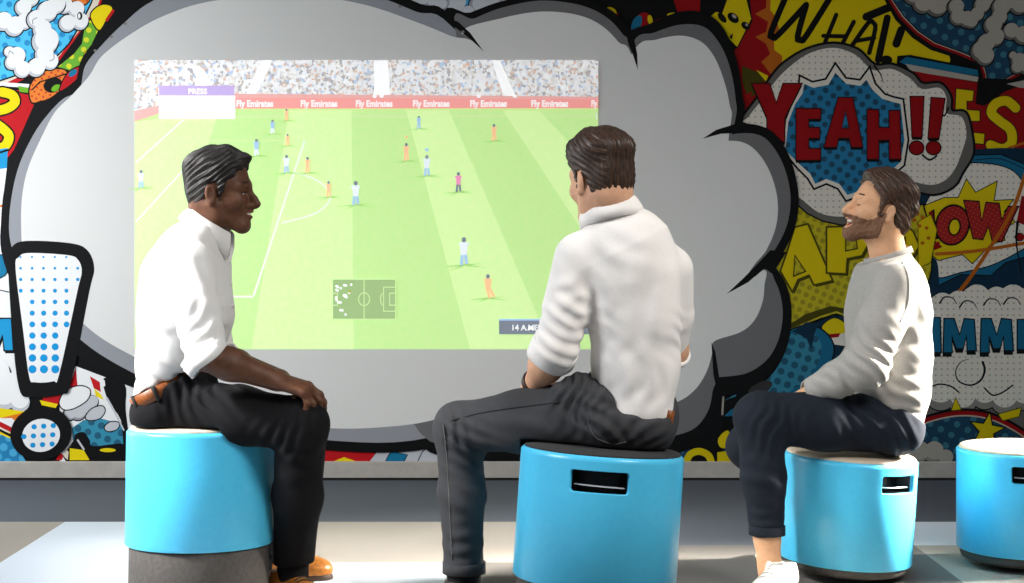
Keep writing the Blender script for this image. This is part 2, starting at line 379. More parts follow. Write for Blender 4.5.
# white and teal bubble behind OW
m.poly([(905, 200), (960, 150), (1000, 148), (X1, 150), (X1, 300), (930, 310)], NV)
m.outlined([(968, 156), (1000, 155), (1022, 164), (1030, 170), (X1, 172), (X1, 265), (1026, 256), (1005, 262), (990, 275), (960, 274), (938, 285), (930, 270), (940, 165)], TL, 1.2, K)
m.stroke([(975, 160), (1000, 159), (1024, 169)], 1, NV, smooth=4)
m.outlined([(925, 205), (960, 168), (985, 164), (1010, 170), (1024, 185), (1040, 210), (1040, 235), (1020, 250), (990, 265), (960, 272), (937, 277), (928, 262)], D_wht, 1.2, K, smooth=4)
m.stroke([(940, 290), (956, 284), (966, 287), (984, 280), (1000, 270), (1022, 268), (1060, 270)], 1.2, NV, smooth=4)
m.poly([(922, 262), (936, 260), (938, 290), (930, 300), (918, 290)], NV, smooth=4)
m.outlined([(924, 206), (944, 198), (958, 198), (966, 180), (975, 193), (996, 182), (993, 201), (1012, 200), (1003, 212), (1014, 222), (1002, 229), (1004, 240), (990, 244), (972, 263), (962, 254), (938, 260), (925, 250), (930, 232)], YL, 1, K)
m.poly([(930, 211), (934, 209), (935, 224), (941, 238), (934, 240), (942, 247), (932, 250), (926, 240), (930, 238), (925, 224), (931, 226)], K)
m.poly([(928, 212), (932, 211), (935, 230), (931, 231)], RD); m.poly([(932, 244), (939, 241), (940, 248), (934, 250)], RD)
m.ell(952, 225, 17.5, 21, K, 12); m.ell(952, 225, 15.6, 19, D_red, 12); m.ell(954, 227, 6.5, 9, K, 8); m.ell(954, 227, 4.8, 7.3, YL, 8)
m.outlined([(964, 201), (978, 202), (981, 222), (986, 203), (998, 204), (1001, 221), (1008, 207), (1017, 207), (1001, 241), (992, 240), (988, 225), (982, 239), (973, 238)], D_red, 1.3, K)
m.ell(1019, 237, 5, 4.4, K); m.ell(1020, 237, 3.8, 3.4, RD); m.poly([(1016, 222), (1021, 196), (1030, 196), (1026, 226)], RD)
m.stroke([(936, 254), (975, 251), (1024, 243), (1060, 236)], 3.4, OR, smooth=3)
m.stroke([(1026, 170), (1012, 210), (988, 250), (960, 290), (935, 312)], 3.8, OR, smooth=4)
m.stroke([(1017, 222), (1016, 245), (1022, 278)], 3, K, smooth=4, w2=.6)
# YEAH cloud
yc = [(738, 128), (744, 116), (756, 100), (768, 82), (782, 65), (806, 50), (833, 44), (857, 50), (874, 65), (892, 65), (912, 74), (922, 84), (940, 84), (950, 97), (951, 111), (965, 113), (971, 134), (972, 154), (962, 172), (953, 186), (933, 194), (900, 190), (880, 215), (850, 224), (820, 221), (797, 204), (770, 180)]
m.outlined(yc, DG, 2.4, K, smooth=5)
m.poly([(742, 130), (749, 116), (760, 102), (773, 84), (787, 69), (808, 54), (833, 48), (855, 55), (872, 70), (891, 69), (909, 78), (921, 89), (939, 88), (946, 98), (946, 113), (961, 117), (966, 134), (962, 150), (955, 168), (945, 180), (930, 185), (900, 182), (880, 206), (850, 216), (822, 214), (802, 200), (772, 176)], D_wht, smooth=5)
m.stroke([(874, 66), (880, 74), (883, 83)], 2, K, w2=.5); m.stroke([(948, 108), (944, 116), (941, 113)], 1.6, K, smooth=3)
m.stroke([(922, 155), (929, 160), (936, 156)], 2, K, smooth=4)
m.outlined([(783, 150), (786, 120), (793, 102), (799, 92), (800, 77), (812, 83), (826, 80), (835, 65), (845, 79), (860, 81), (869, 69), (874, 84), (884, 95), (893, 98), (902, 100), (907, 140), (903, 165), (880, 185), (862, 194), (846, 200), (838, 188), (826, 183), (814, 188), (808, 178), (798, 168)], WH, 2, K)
m.poly([(785, 150), (788, 122), (795, 104), (802, 94), (804, 84), (813, 88), (828, 85), (835, 73), (846, 84), (860, 86), (866, 80), (872, 90), (882, 99), (892, 102), (900, 104), (904, 140), (900, 162), (880, 181), (862, 190), (847, 195), (839, 184), (826, 179), (815, 184), (810, 174), (800, 165)], D_burst)
for p in ([(752, 84), (769, 84), (776, 104), (783, 84), (801, 84), (784, 118), (784, 142), (767, 136), (767, 118)],
          [(796, 109), (820, 109), (820, 119), (808, 119), (808, 128), (819, 128), (819, 138), (808, 138), (808, 149), (820, 149), (820, 160), (796, 160)],
          [(838, 98), (852, 98), (862, 147), (851, 147), (849, 138), (838, 138), (836, 147), (824, 147)],
          [(867, 110), (878, 110), (878, 128), (889, 128), (889, 111), (899, 111), (900, 159), (889, 159), (889, 140), (878, 140), (878, 159), (867, 159)],
          [(910, 97), (923, 97), (921, 137), (912, 137)], [(931, 98), (944, 99), (938, 138), (928, 138)]):
    m.outlined(p, RD, 1.1, K, drop=(0, 2.4))
m.outlined([(842, 128), (845, 111), (848, 128)], D_burst, .8, K)
for c in ((916, 148), (933, 148)): m.ell(c[0], c[1], 8, 7.6, K); m.ell(c[0], c[1], 6.8, 6.3, RD)
# yellow AP panel
m.outlined([(797, 206), (806, 214), (822, 222), (845, 227), (870, 224), (922, 205), (932, 240), (930, 272), (922, 300), (905, 330), (850, 318), (836, 313), (820, 318), (788, 330), (786, 300), (783, 285), (774, 268), (785, 245), (793, 228)], D_yel, 1.6, K)
m.poly([(788, 325), (805, 314), (830, 306), (850, 309), (850, 316), (836, 311), (820, 316), (789, 329)], OL)
def olet(p, hole):
    m.outlined(p, YL, 1.9, OL, drop=(2, 2)); m.outlined(hole, D_yel, 1.5, OL)
olet([(795, 228), (807, 225), (831, 280), (814, 284), (809, 274), (797, 279), (792, 290), (781, 271), (787, 254)], [(795, 257), (804, 271), (794, 275)])
olet([(827, 228), (850, 227), (862, 233), (867, 244), (861, 255), (846, 258), (845, 273), (827, 272)], [(846, 240), (855, 240), (856, 248), (846, 250)])
olet([(880, 228), (900, 222), (912, 232), (918, 246), (908, 262), (896, 262), (896, 280), (880, 276)], [(896, 238), (904, 238), (904, 250), (897, 251)])
m.outlined([(918, 222), (930, 215), (936, 230), (930, 262), (918, 268)], YL, .8, OL)
for x, y in ((917, 214), (922, 218), (914, 220), (926, 228), (919, 226), (928, 238), (922, 243)): m.ell(x, y, 2, 1.8, OR)
# below it: navy swoosh, teal halftone ball, white and red scraps
m.poly([(786, 332), (806, 326), (832, 316), (852, 316), (905, 330), (905, 461), (700, 461), (760, 400)], NV)
m.outlined([(822, 326), (834, 318), (846, 326), (842, 340), (826, 332)], YL, 1.2, K, smooth=4); m.poly([(828, 338), (846, 332), (846, 346), (832, 344)], WH); m.poly([(828, 334), (840, 333), (838, 337), (828, 338)], RD)
m.outlined([(786, 336), (796, 328), (812, 326), (826, 334), (833, 348), (828, 366), (814, 384), (796, 398), (760, 409), (722, 416), (724, 400), (760, 385), (780, 362)], TL, 1.6, K, smooth=4)
m.poly([(786, 340), (794, 332), (808, 330), (818, 338), (821, 350), (815, 368), (800, 384), (780, 396), (748, 404), (724, 410), (728, 398), (762, 383), (780, 362)], D_teal, smooth=4)
m.poly([(792, 331), (806, 322), (818, 324), (814, 334), (811, 350), (806, 338)], NV)
m.poly([(715, 404), (735, 396), (745, 380), (768, 384), (762, 396), (740, 400), (724, 416), (722, 461), (690, 461), (690, 430)], K)
m.ell(760, 388, 13, 6, ink('ink_charcoal', (52, 50, 52)), -25)
m.stroke([(723, 395), (722, 414)], 2, LG); m.stroke([(726, 410), (734, 406)], 3, K)
m.stroke([(686, 462), (690, 454), (699, 451), (708, 455), (711, 462)], 7, YL, smooth=4); m.poly([(718, 438), (728, 430), (730, 446), (720, 447)], YL, smooth=3); m.poly([(717, 452), (731, 450), (731, 461), (717, 461)], YL)
# IMM cloud and the starry panel at the bottom right
m.poly([(905, 300), (X1, 270), (X1, 461), (900, 461)], DG)
m.cloud([(940, 306, 12), (956, 304, 12), (974, 300, 14), (994, 300, 12), (1010, 300, 14), (1030, 300, 14), (1060, 300, 20), (1100, 305, 26)], D_wht, D_wht, K, 1.2)
m.poly([(900, 306), (930, 308), (1000, 302), (X1, 302), (X1, 392), (1020, 384), (1000, 392), (980, 384), (960, 396), (940, 390), (920, 396), (900, 390)], D_wht)
for i, (x, y) in enumerate(((948, 302), (968, 306), (992, 304), (1012, 303))): m.stroke([(x - 9, y + 1), (x - 4, y - 5), (x + 4, y - 4), (x + 8, y + 2)], 1.8, K, smooth=4, w2=.8)
m.cloud([(918, 396, 13), (940, 394, 16), (962, 400, 14), (984, 396, 13), (1004, 400, 14), (1024, 396, 14), (1050, 398, 18)], D_wht, GR, K, 1.2, (0, -4))
m.poly([(925, 360), (1040, 360), (1040, 392), (925, 388)], D_wht)
m.stroke([(982, 362), (984, 370), (980, 380), (970, 385), (958, 381), (955, 371), (960, 362), (968, 359)], 2.6, K, smooth=4, w2=.6)
m.stroke([(928, 388), (938, 384), (950, 386), (958, 392)], 1.6, K, smooth=4); m.stroke([(984, 388), (992, 395), (1002, 392), (1012, 385)], 1.6, K, smooth=4)
I = [(930, 318), (939, 318), (940, 352), (931, 352)]
m.outlined(I, TL, 1.3, K, drop=(-.5, 4))
def emm(x): return [(x, 319), (x + 9, 319), (x + 15, 336), (x + 20, 319), (x + 29, 320), (x + 31, 350), (x + 23, 350), (x + 22, 334), (x + 18, 348), (x + 12, 348), (x + 7, 334), (x + 7, 352), (x - 1, 352)]
m.outlined(emm(944), TL, 1.3, K, drop=(-.5, 4)); m.outlined(emm(981), TL, 1.3, K, drop=(-.5, 4))
m.outlined([(1017, 320), (1026, 320), (1027, 349), (1017, 349)], TL, 1.3, K, drop=(-.5, 4)); m.outlined(emm(1034), TL, 1.3, K, drop=(-.5, 4))
arc = [(895, 440), (915, 424), (940, 415), (965, 412), (990, 416), (1015, 428), (1040, 446), (1060, 461)]
m.poly(catmull(arc, 5, False) + [(1060, 461), (895, 461)], NV)
m.poly([(p[0], p[1] + 4) for p in catmull(arc, 5, False) if p[1] < 456] + [(1050, 461), (895, 461)], D_navy)
m.stroke(arc, 8, K, smooth=5); m.stroke([(p[0], p[1] + 1) for p in arc], 5, RD, smooth=5); m.stroke([(p[0], p[1] + 3.4) for p in arc], 1.4, CRM, smooth=5)
m.poly([(1060, 461), (X1, 461), (X1, 410), (1040, 430)], D_navy)
m.outlined([(955, 398), (960, 409), (951, 410)], YL, .8, OL); m.outlined([(998, 414), (1020, 408), (1018, 416), (1002, 420)], YL, .8, OL)
st = []
for k in range(10):
    a = R_(-80 + 36 * k); r = 17 if k % 2 == 0 else 7; st.append((986 + r * math.cos(a), 430 + r * math.sin(a)))
m.outlined(st, YL, 1.4, K)
m.cloud([(918, 452, 10), (932, 452, 10), (944, 458, 8), (908, 458, 9)], LG, GR, K, 1.2)

WH, LG, GR, DG, RD, YL, OR, TL, NV, OL, CRM = INK0
WH, LG, GR, DG, RD, YL, OR, TL, NV, OL, CRM = INK0
# ---- top middle: a little of the blue cloud bubble
m.poly([(370, -60), (560, -60), (540, -4), (455, 24), (400, 2)], D_blue)
m.cloud([(420, -2, 9), (432, 2, 8), (440, 5, 6), (455, 4, 9), (452, 12, 8), (466, 14, 7), (478, 6, 9), (490, 2, 8), (505, -4, 10), (414, 2, 7)], LG, GR, K, 1.1, (3, -2))

# ---- the big white speech bubble
def lobe(pts, m_, sm=6): m.poly(pts, m_, smooth=sm)
m.lift(2)
A_b = [(2, 250), (2, 220), (5, 190), (14, 158), (28, 128), (45, 106), (62, 91), (76, 82), (82, 60), (98, 38), (120, 16), (150, -10), (200, -30), (290, -36), (370, -16), (420, 4), (456, 21), (560, 150), (560, 400), (436, 447), (330, 450), (250, 436), (190, 414), (135, 388), (84, 360), (40, 320), (14, 285)]
lobe(A_b, K)
B_b = [(440, 24), (470, 13), (500, 2), (540, -6), (580, -2), (610, 10), (628, 28), (640, 50), (640, 200), (450, 200)]
lobe(B_b, K)
C_b = [(625, 40), (650, 24), (680, 12), (706, 14), (724, 30), (736, 60), (742, 95), (741, 128), (700, 260), (600, 260), (600, 120)]
lobe(C_b, K)
D_b = [(700, 136), (735, 125), (760, 126), (778, 138), (791, 162), (798, 195), (795, 225), (783, 252), (768, 270), (730, 292), (640, 320), (620, 200), (650, 150)]
lobe(D_b, K)
E_b = [(764, 262), (780, 274), (789, 295), (791, 318), (787, 345), (775, 368), (752, 386), (726, 395), (690, 392), (640, 360), (650, 300), (720, 270)]
lobe(E_b, K)
F_b = [(722, 360), (722, 395), (716, 420), (702, 440), (680, 452), (640, 462), (560, 461), (430, 452), (430, 380), (640, 330)]
m.poly([(p[0], min(p[1], 461)) for p in catmull(F_b, 6)], K)
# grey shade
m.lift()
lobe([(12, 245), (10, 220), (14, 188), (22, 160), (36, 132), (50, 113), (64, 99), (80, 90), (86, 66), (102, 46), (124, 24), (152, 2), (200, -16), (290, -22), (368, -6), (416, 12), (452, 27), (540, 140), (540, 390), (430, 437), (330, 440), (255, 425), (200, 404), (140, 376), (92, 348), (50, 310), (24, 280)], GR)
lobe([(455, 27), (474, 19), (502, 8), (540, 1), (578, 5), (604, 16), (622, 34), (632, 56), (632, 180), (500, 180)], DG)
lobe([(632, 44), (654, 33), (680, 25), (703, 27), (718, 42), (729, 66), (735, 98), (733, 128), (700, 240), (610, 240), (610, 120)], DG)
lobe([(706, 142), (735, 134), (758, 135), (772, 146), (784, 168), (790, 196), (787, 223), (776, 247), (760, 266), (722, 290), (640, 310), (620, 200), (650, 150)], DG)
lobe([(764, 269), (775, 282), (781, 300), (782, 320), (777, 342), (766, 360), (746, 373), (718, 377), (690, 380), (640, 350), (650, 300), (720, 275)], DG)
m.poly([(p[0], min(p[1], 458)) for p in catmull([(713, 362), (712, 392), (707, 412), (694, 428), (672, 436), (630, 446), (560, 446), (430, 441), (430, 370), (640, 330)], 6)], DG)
# white
m.lift()
lobe([(24, 250), (22, 225), (23, 196), (29, 168), (42, 138), (56, 112), (72, 96), (90, 76), (103, 56), (132, 34), (165, 16), (210, 2), (290, -6), (360, 4), (410, 20), (450, 36), (484, 52), (540, 150), (520, 388), (440, 418), (380, 427), (320, 427), (260, 414), (200, 392), (145, 362), (98, 335), (58, 298), (34, 272)], BUB)
lobe([(462, 32), (500, 19), (540, 12), (576, 15), (600, 25), (618, 42), (634, 66), (660, 220), (500, 240), (480, 60)], BUB)
lobe([(634, 50), (656, 40), (680, 36), (699, 41), (712, 54), (722, 76), (729, 104), (729, 132), (700, 260), (560, 260), (600, 120)], BUB)
lobe([(700, 146), (728, 141), (746, 144), (760, 156), (771, 176), (777, 200), (776, 224), (768, 246), (756, 262), (700, 320), (560, 330), (560, 200), (650, 150)], BUB)
lobe([(764, 270), (764, 285), (762, 302), (754, 320), (740, 332), (714, 341), (712, 352), (706, 372), (694, 390), (676, 402), (640, 412), (560, 420), (480, 408), (480, 260), (640, 250), (735, 280)], BUB)
# ink spikes between the lobes
def spike(pts): m.poly(pts, K)
m.lift()
spike([(452, 20), (458, 22), (470, 33), (484, 52), (470, 39), (453, 26)])
spike([(626, 34), (634, 40), (637, 54), (637.5, 70), (633, 56), (628, 44)])
spike([(742, 122), (760, 128), (742, 133), (720, 134), (702, 139), (716, 130)])
spike([(786, 252), (772, 274), (764, 268), (748, 282), (726, 294), (742, 279), (757, 264), (770, 250)])
spike([(711, 342), (715, 352), (719, 378), (727, 396), (718, 396), (713, 375)])
for x, y in ((400, 7), (463, 32), (565, 7), (637, 41), (664, 33), (690, 27), (712, 47), (126, 24), (112, 37), (96, 51)): m.ell(x, y, 1.7, 1.3, ink('scuff', (120, 118, 114)) if 'scuff' not in bpy.data.materials else bpy.data.materials['scuff'], 20, 10)

# ---- exclamation mark
m.lift(2)
m.poly([(9, 262), (12, 248), (26, 241), (70, 243), (88, 250), (95, 268), (90, 292), (72, 382), (62, 394), (32, 397), (20, 388), (13, 330)], K, smooth=6)
inn = catmull([(16.5, 268), (20, 257), (30, 253), (68, 255), (79, 260), (82.5, 272), (78, 292), (60, 374), (54, 381), (36, 382), (30, 376), (24, 330)], 6)
m.poly(inn, WH)
def inside(p, poly):
    c = False; n = len(poly)
    for i in range(n):
        a, b = poly[i], poly[i - 1]
        if (a[1] > p[1]) != (b[1] > p[1]) and p[0] < (b[0] - a[0]) * (p[1] - a[1]) / (b[1] - a[1]) + a[0]: c = not c
    return c
DB = ink('ink_dot_blue', (20, 150, 215))
m.lift()
for j in range(12):
    for i in range(6):
        x, y = 21.5 + 11.4 * i + .05 * j, 257 + 11.2 * j; r = 1.1 + .3 * j
        if all(inside((x + dx * r * .8, y + dy * r * .8), inn) for dx, dy in ((1, 0), (-1, 0), (0, 1), (0, -1))): m.ell(x, y, r, r, DB, n=14, lift=False)
m.ell(42, 433, 31, 27, K, -12); m.ell(42, 435, 19, 16.5, WH, -12)
m.lift()
for i in range(-2, 3):
    for j in range(-2, 3):
        x, y = 44 + 9.6 * i - .6 * j, 435 + 9.2 * j - .6 * i
        if ((x - 42) / 17) ** 2 + ((y - 435) / 14.5) ** 2 < 1.05: m.ell(x, y, 2.7, 2.6, DB, n=14, lift=False)
MY = m.y
mural = m.build('mural')
tag(mural, 'comic-style mural with a big white speech bubble and halftone exclamations covering the back wall', 'mural')

# ------------------------------------------------------------------ the projected football picture
def pic(n, base, emit, s=1.0): return mat(n, srgb(*base), .8, .1, emit=srgb(*emit), estr=s)
ES = .66
G1 = noisy('picture_grass_light', srgb(204, 222, 168), srgb(196, 216, 158), 40, .8, 0); G2 = noisy('picture_grass_dark', srgb(188, 212, 152), srgb(180, 206, 144), 40, .8, 0)
for g, c in ((G1, (200, 238, 152)), (G2, (182, 226, 136))):
    n, l, b = NL(g); b.inputs['Emission Color'].default_value = srgb(*c); b.inputs['Emission Strength'].default_value = ES
PL = pic('picture_line_white', (235, 240, 225), (230, 245, 220), .5); PL2 = pic('picture_line_faint', (205, 225, 170), (205, 240, 165), .55)
PR = pic('picture_board_red', (232, 168, 162), (255, 150, 145), .5); PR2 = pic('picture_board_pale', (220, 175, 170), (240, 170, 165), .5)
PW = pic('picture_white', (240, 240, 240), (245, 245, 245), .6); PP = pic('picture_purple', (196, 176, 220), (190, 165, 225), .5)
PG = pic('picture_slate', (140, 146, 160), (140, 150, 165), .3); PM = pic('picture_map_green', (170, 194, 140), (150, 190, 120), .42)
PO = pic('picture_kit_orange', (240, 196, 160), (252, 180, 130), .6); PB = pic('picture_kit_blue', (176, 198, 228), (160, 196, 240), .5)
PX = pic('picture_kit_white', (230, 235, 245), (230, 240, 255), .5); PK = pic('picture_kit_pink', (235, 150, 190), (245, 150, 190), .5); PS = pic('picture_shade', (178, 204, 140), (152, 204, 98), .5)
PC = mat('picture_crowd', srgb(190, 185, 180), .8, .1); n, l, b = NL(PC)
tc = n.new('ShaderNodeTexCoord'); vo = n.new('ShaderNodeTexVoronoi'); vo.inputs['Scale'].default_value = 92
sx = n.new('ShaderNodeSeparateXYZ'); cb = n.new('ShaderNodeCombineXYZ'); l.new(tc.outputs['Object'], sx.inputs[0]); l.new(sx.outputs['X'], cb.inputs['X']); l.new(sx.outputs['Z'], cb.inputs['Y'])
l.new(cb.outputs[0], vo.inputs['Vector']); s2 = n.new('ShaderNodeSeparateColor'); l.new(vo.outputs['Color'], s2.inputs[0])
rp = n.new('ShaderNodeValToRGB'); rp.color_ramp.interpolation = 'CONSTANT'
cols = [(0, (246, 246, 246)), (.3, (226, 222, 218)), (.42, (200, 190, 182)), (.54, (236, 236, 240)), (.66, (182, 180, 184)), (.74, (190, 206, 230)), (.82, (228, 194, 178)), (.88, (250, 250, 250))]
for i, (p, c) in enumerate(cols):
    e = rp.color_ramp.elements[i] if i < 2 else rp.color_ramp.elements.new(p)
    e.position = p; e.color = srgb(*c)
l.new(s2.outputs[0], rp.inputs['Fac']); l.new(rp.outputs['Color'], b.inputs['Base Color']); l.new(rp.outputs['Color'], b.inputs['Emission Color']); b.inputs['Emission Strength'].default_value = .42

P = Flat(MY - .001)
x0, x1, y0, y1 = 135.5, 598, 60.5, 349
def clipx(x): return max(x0, min(x1, x))
P.poly([(x0, 108), (x1, 108), (x1, y1), (x0, y1)], G1)
def at(line, y):
    (xa, ya), (xb, yb) = line; return xa + (xb - xa) * (y - ya) / (yb - ya)
def band(la, lb, mm):
    pts = [(at(la, 108), 108), (at(lb, 108), 108), (at(lb, y1), y1), (at(la, y1), y1)]
    out = []; n_ = len(pts)                                     # clip at the right edge of the picture
    for i in range(n_):
        a, b_ = pts[i], pts[(i + 1) % n_]
        if a[0] <= x1: out.append(a)
        if (a[0] <= x1) != (b_[0] <= x1):
            t = (x1 - a[0]) / (b_[0] - a[0]); out.append((x1, a[1] + t * (b_[1] - a[1])))
    if len(out) > 2: P.poly(out, mm)
band(((352, 108), (354, 349)), ((408, 117), (470, 349)), G2)
band(((452, 117), (552, 349)), ((507, 117), (660, 349)), G2)
band(((545, 117), (760, 349)), ((640, 117), (900, 349)), G2)
band(((220, 108), (150, 349)), ((290, 108), (252, 349)), G2)
P.poly([(x0, 104), (x1, 106), (x1, 111), (235, 110), (x0, 122)], G2)
for q, w, mm in (([(235, 117), (596, 116)], .9, PL2), ([(596, 113), (597, 120)], 1.2, PL), ([(x0 + 1, 163), (184, 120)], 1.5, PL), ([(x0 + 1, 222), (186, 168)], 1.5, PL),
                 ([(x0, 168), (186, 168)], .8, PL2), ([(162, 141), (305, 141)], .8, PL2), ([(305, 141), (254, 296)], 2, PL), ([(254, 296.5), (228, 296.5)], 1.8, PL)):
    P.stroke(q, w, mm, cap=False)
P.stroke([(296, 173), (312, 178), (325, 186), (331, 196), (326, 206), (312, 215), (282, 223)], 1.5, PL, smooth=5, cap=False)
def player(x, y, h, kit, short, dirn=0):
    for a, b_ in ((-1, .16), (1, .2), (-.6, .45), (.8, -.12)): P.stroke([(x, y), (x + a * h * .8, y + b_ * h * .45)], h * .07, PS, cap=False, w2=.2)
    P.stroke([(x - h * .05, y - h * .42), (x - h * .09 + dirn, y)], h * .11, short, cap=False); P.stroke([(x + h * .05, y - h * .42), (x + h * .1 + dirn, y - h * .04)], h * .11, short, cap=False)
    P.stroke([(x - h * .13, y - h * .76), (x + h * .13, y - h * .76)], h * .1, kit)
    P.poly([(x - h * .14, y - h * .78), (x + h * .14, y - h * .78), (x + h * .1, y - h * .36), (x - h * .1, y - h * .36)], kit)
    P.ell(x, y - h * .9, h * .085, h * .1, PG, n=10)
for a in ((406.5, 161, 18, PO, PO), (427, 176, 21, PX, PB), (458.5, 192, 20, PK, PG), (419, 129, 13, PB, PB), (494, 141, 17, PO, PO), (464, 265, 28, PX, PB), (488, 298, 24, PO, PO, 4),
          (356, 205, 24, PX, PB), (273, 134, 14, PB, PX), (287, 121, 12, PO, PO), (288, 146, 12, PO, PO), (287, 173, 18, PX, PB), (308, 173, 16, PO, PO), (329, 197, 16, PO, PO), (257, 156, 17, PB, PX), (142, 188, 18, PX, PB)): player(*a)
P.ell(406.5, 137.5, 1.4, 1.4, PO, n=10); P.ell(427, 150, 1.8, 1.8, PB, n=10)
crowd = Flat(P.y - .0002)
crowd.poly([(x0, y0), (x1, y0), (x1, 100), (236, 100), (x0, 118)], PC)
for q in ([(262, 61), (273, 61), (256, 96), (246, 96)], [(374, 61), (388, 61), (391, 99), (375, 99)], [(492, 61), (500, 61), (516, 98), (504, 98)], [(196, 66), (204, 70), (214, 85), (198, 88)]): crowd.poly(q, PW)
board = Flat(crowd.y - .0002)
board.poly([(234, 96), (x1, 99), (x1, 108.6), (234, 109)], PR); board.poly([(234, 94), (x1, 97), (x1, 99.6), (234, 98)], PR2)
board.poly([(x0, 111), (160, 106), (160, 114), (x0, 122)], PR2)
for x in (237, 301, 356, 413, 470, 531): board.text('Fly Emirates', x, 107, 6.6, PW, .03, .82)
board.text('Fly', 591, 107, 6.6, PW, .03, .55)
for x in (375, 382, 479, 515): board.ell(x, 96.5, 2.2, 1.8, PW, n=10)
panel = Flat(board.y - .0002)
panel.poly([(160, 96), (236, 96), (236, 119), (160, 119)], PW); panel.poly([(160, 86), (235, 86), (235, 96), (160, 96)], PP); panel.text('PRESS', 189, 94.3, 5.4, PW, .03)
pm = Flat(board.y - .0002)
pm.poly([(333, 279), (396, 279), (396, 319), (333, 319)], PM)
for q in ([(333, 279), (396, 279), (396, 319), (333, 319)],): pm.stroke(q, .9, PL2, closed=True)
pm.stroke([(364.5, 279), (364.5, 319)], .8, PL2, cap=False); pm.stroke([(364.5 + 5.5 * math.cos(a * .4), 299 + 6.5 * math.sin(a * .4)) for a in range(16)], .8, PL2, closed=True)
for q in ([(396, 287), (384, 287), (384, 311), (396, 311)], [(396, 293), (390, 293), (390, 305), (396, 305)], [(333, 293), (338, 293), (338, 305), (333, 305)], [(383, 293), (381, 296), (381, 302), (383, 305)]): pm.stroke(q, .8, PL2, cap=False)
pm.lift()
for i in range(20):
    x, y = 336 + random.random() * 16, 283 + random.random() * 33; pm.ell(x, y, 1.3, 1.3, PW, n=8, lift=False)
pm.ell(350, 291.5, 1.2, 1.2, YL, n=8)
nb = Flat(board.y - .0002)
nb.poly([(499, 320), (x1, 320), (x1, 334), (499, 334)], PG); nb.poly([(499, 318.6), (x1, 318.6), (x1, 320.4), (499, 320.4)], PB); nb.text('14 A.MENDES', 511, 330, 5.6, PW, .025)
proj = P.build('projected_picture')
tag(proj, 'football match picture projected on the white speech bubble', 'projection')
crowd.build('crowd_stand', proj); board.build('advertising_board', proj); panel.build('press_panel', proj); pm.build('pitch_map', proj); nb.build('name_bar', proj)
# ------------------------------------------------------------------ the wobble stools
M_blue = noisy('stool_blue_plastic', srgb(82, 203, 249), srgb(86, 207, 251), 60, .3, .04, 400, dist=.001)
M_sbase = noisy('stool_base_charcoal', srgb(66, 62, 60), srgb(78, 74, 70), 90, .75, .1)
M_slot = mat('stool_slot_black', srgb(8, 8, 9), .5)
M_bar = mat('stool_slot_bar', srgb(205, 205, 210), .3, .5)
M_padb = noisy('seat_felt_beige', srgb(198, 180, 160), srgb(212, 196, 176), 250, .9, .2)
M_padd = noisy('seat_felt_charcoal', srgb(44, 43, 45), srgb(56, 55, 57), 250, .9, .2)
SR, SH = .205, .32                                   # radius and height of the blue shell

def lathe(prof, seg=72):
    v = []; f = []
    for r, z in prof:
        for k in range(seg):
            a = 2 * math.pi * k / seg; v.append((r * math.cos(a), r * math.sin(a), z))
    for i in range(len(prof) - 1):
        for k in range(seg):
            k2 = (k + 1) % seg
            f.append((i * seg + k, i * seg + k2, (i + 1) * seg + k2, (i + 1) * seg + k))
    f.append(tuple(reversed(range(seg)))); f.append(tuple((len(prof) - 1) * seg + k for k in range(seg)))
    return v, f

def rounded_window(hw, h0, h1, r, n=5):
    """outline of the handle hole in (arc length, height), counter-clockwise"""
    out = []
    for cx, cz, a0 in ((hw - r, h1 - r, 0), (-hw + r, h1 - r, 90), (-hw + r, h0 + r, 180), (hw - r, h0 + r, 270)):
        for k in range(n + 1):
            a = R_(a0 + 90 * k / n); out.append((cx + r * math.cos(a), cz + r * math.sin(a)))
        if a0 in (0, 180):                           # points along the long edges, so they follow the curve
            for k in range(1, 16): out.append(((hw - r) * (1 - k / 8) * (1 if a0 == 0 else -1), h1 if a0 == 0 else h0))
    return out

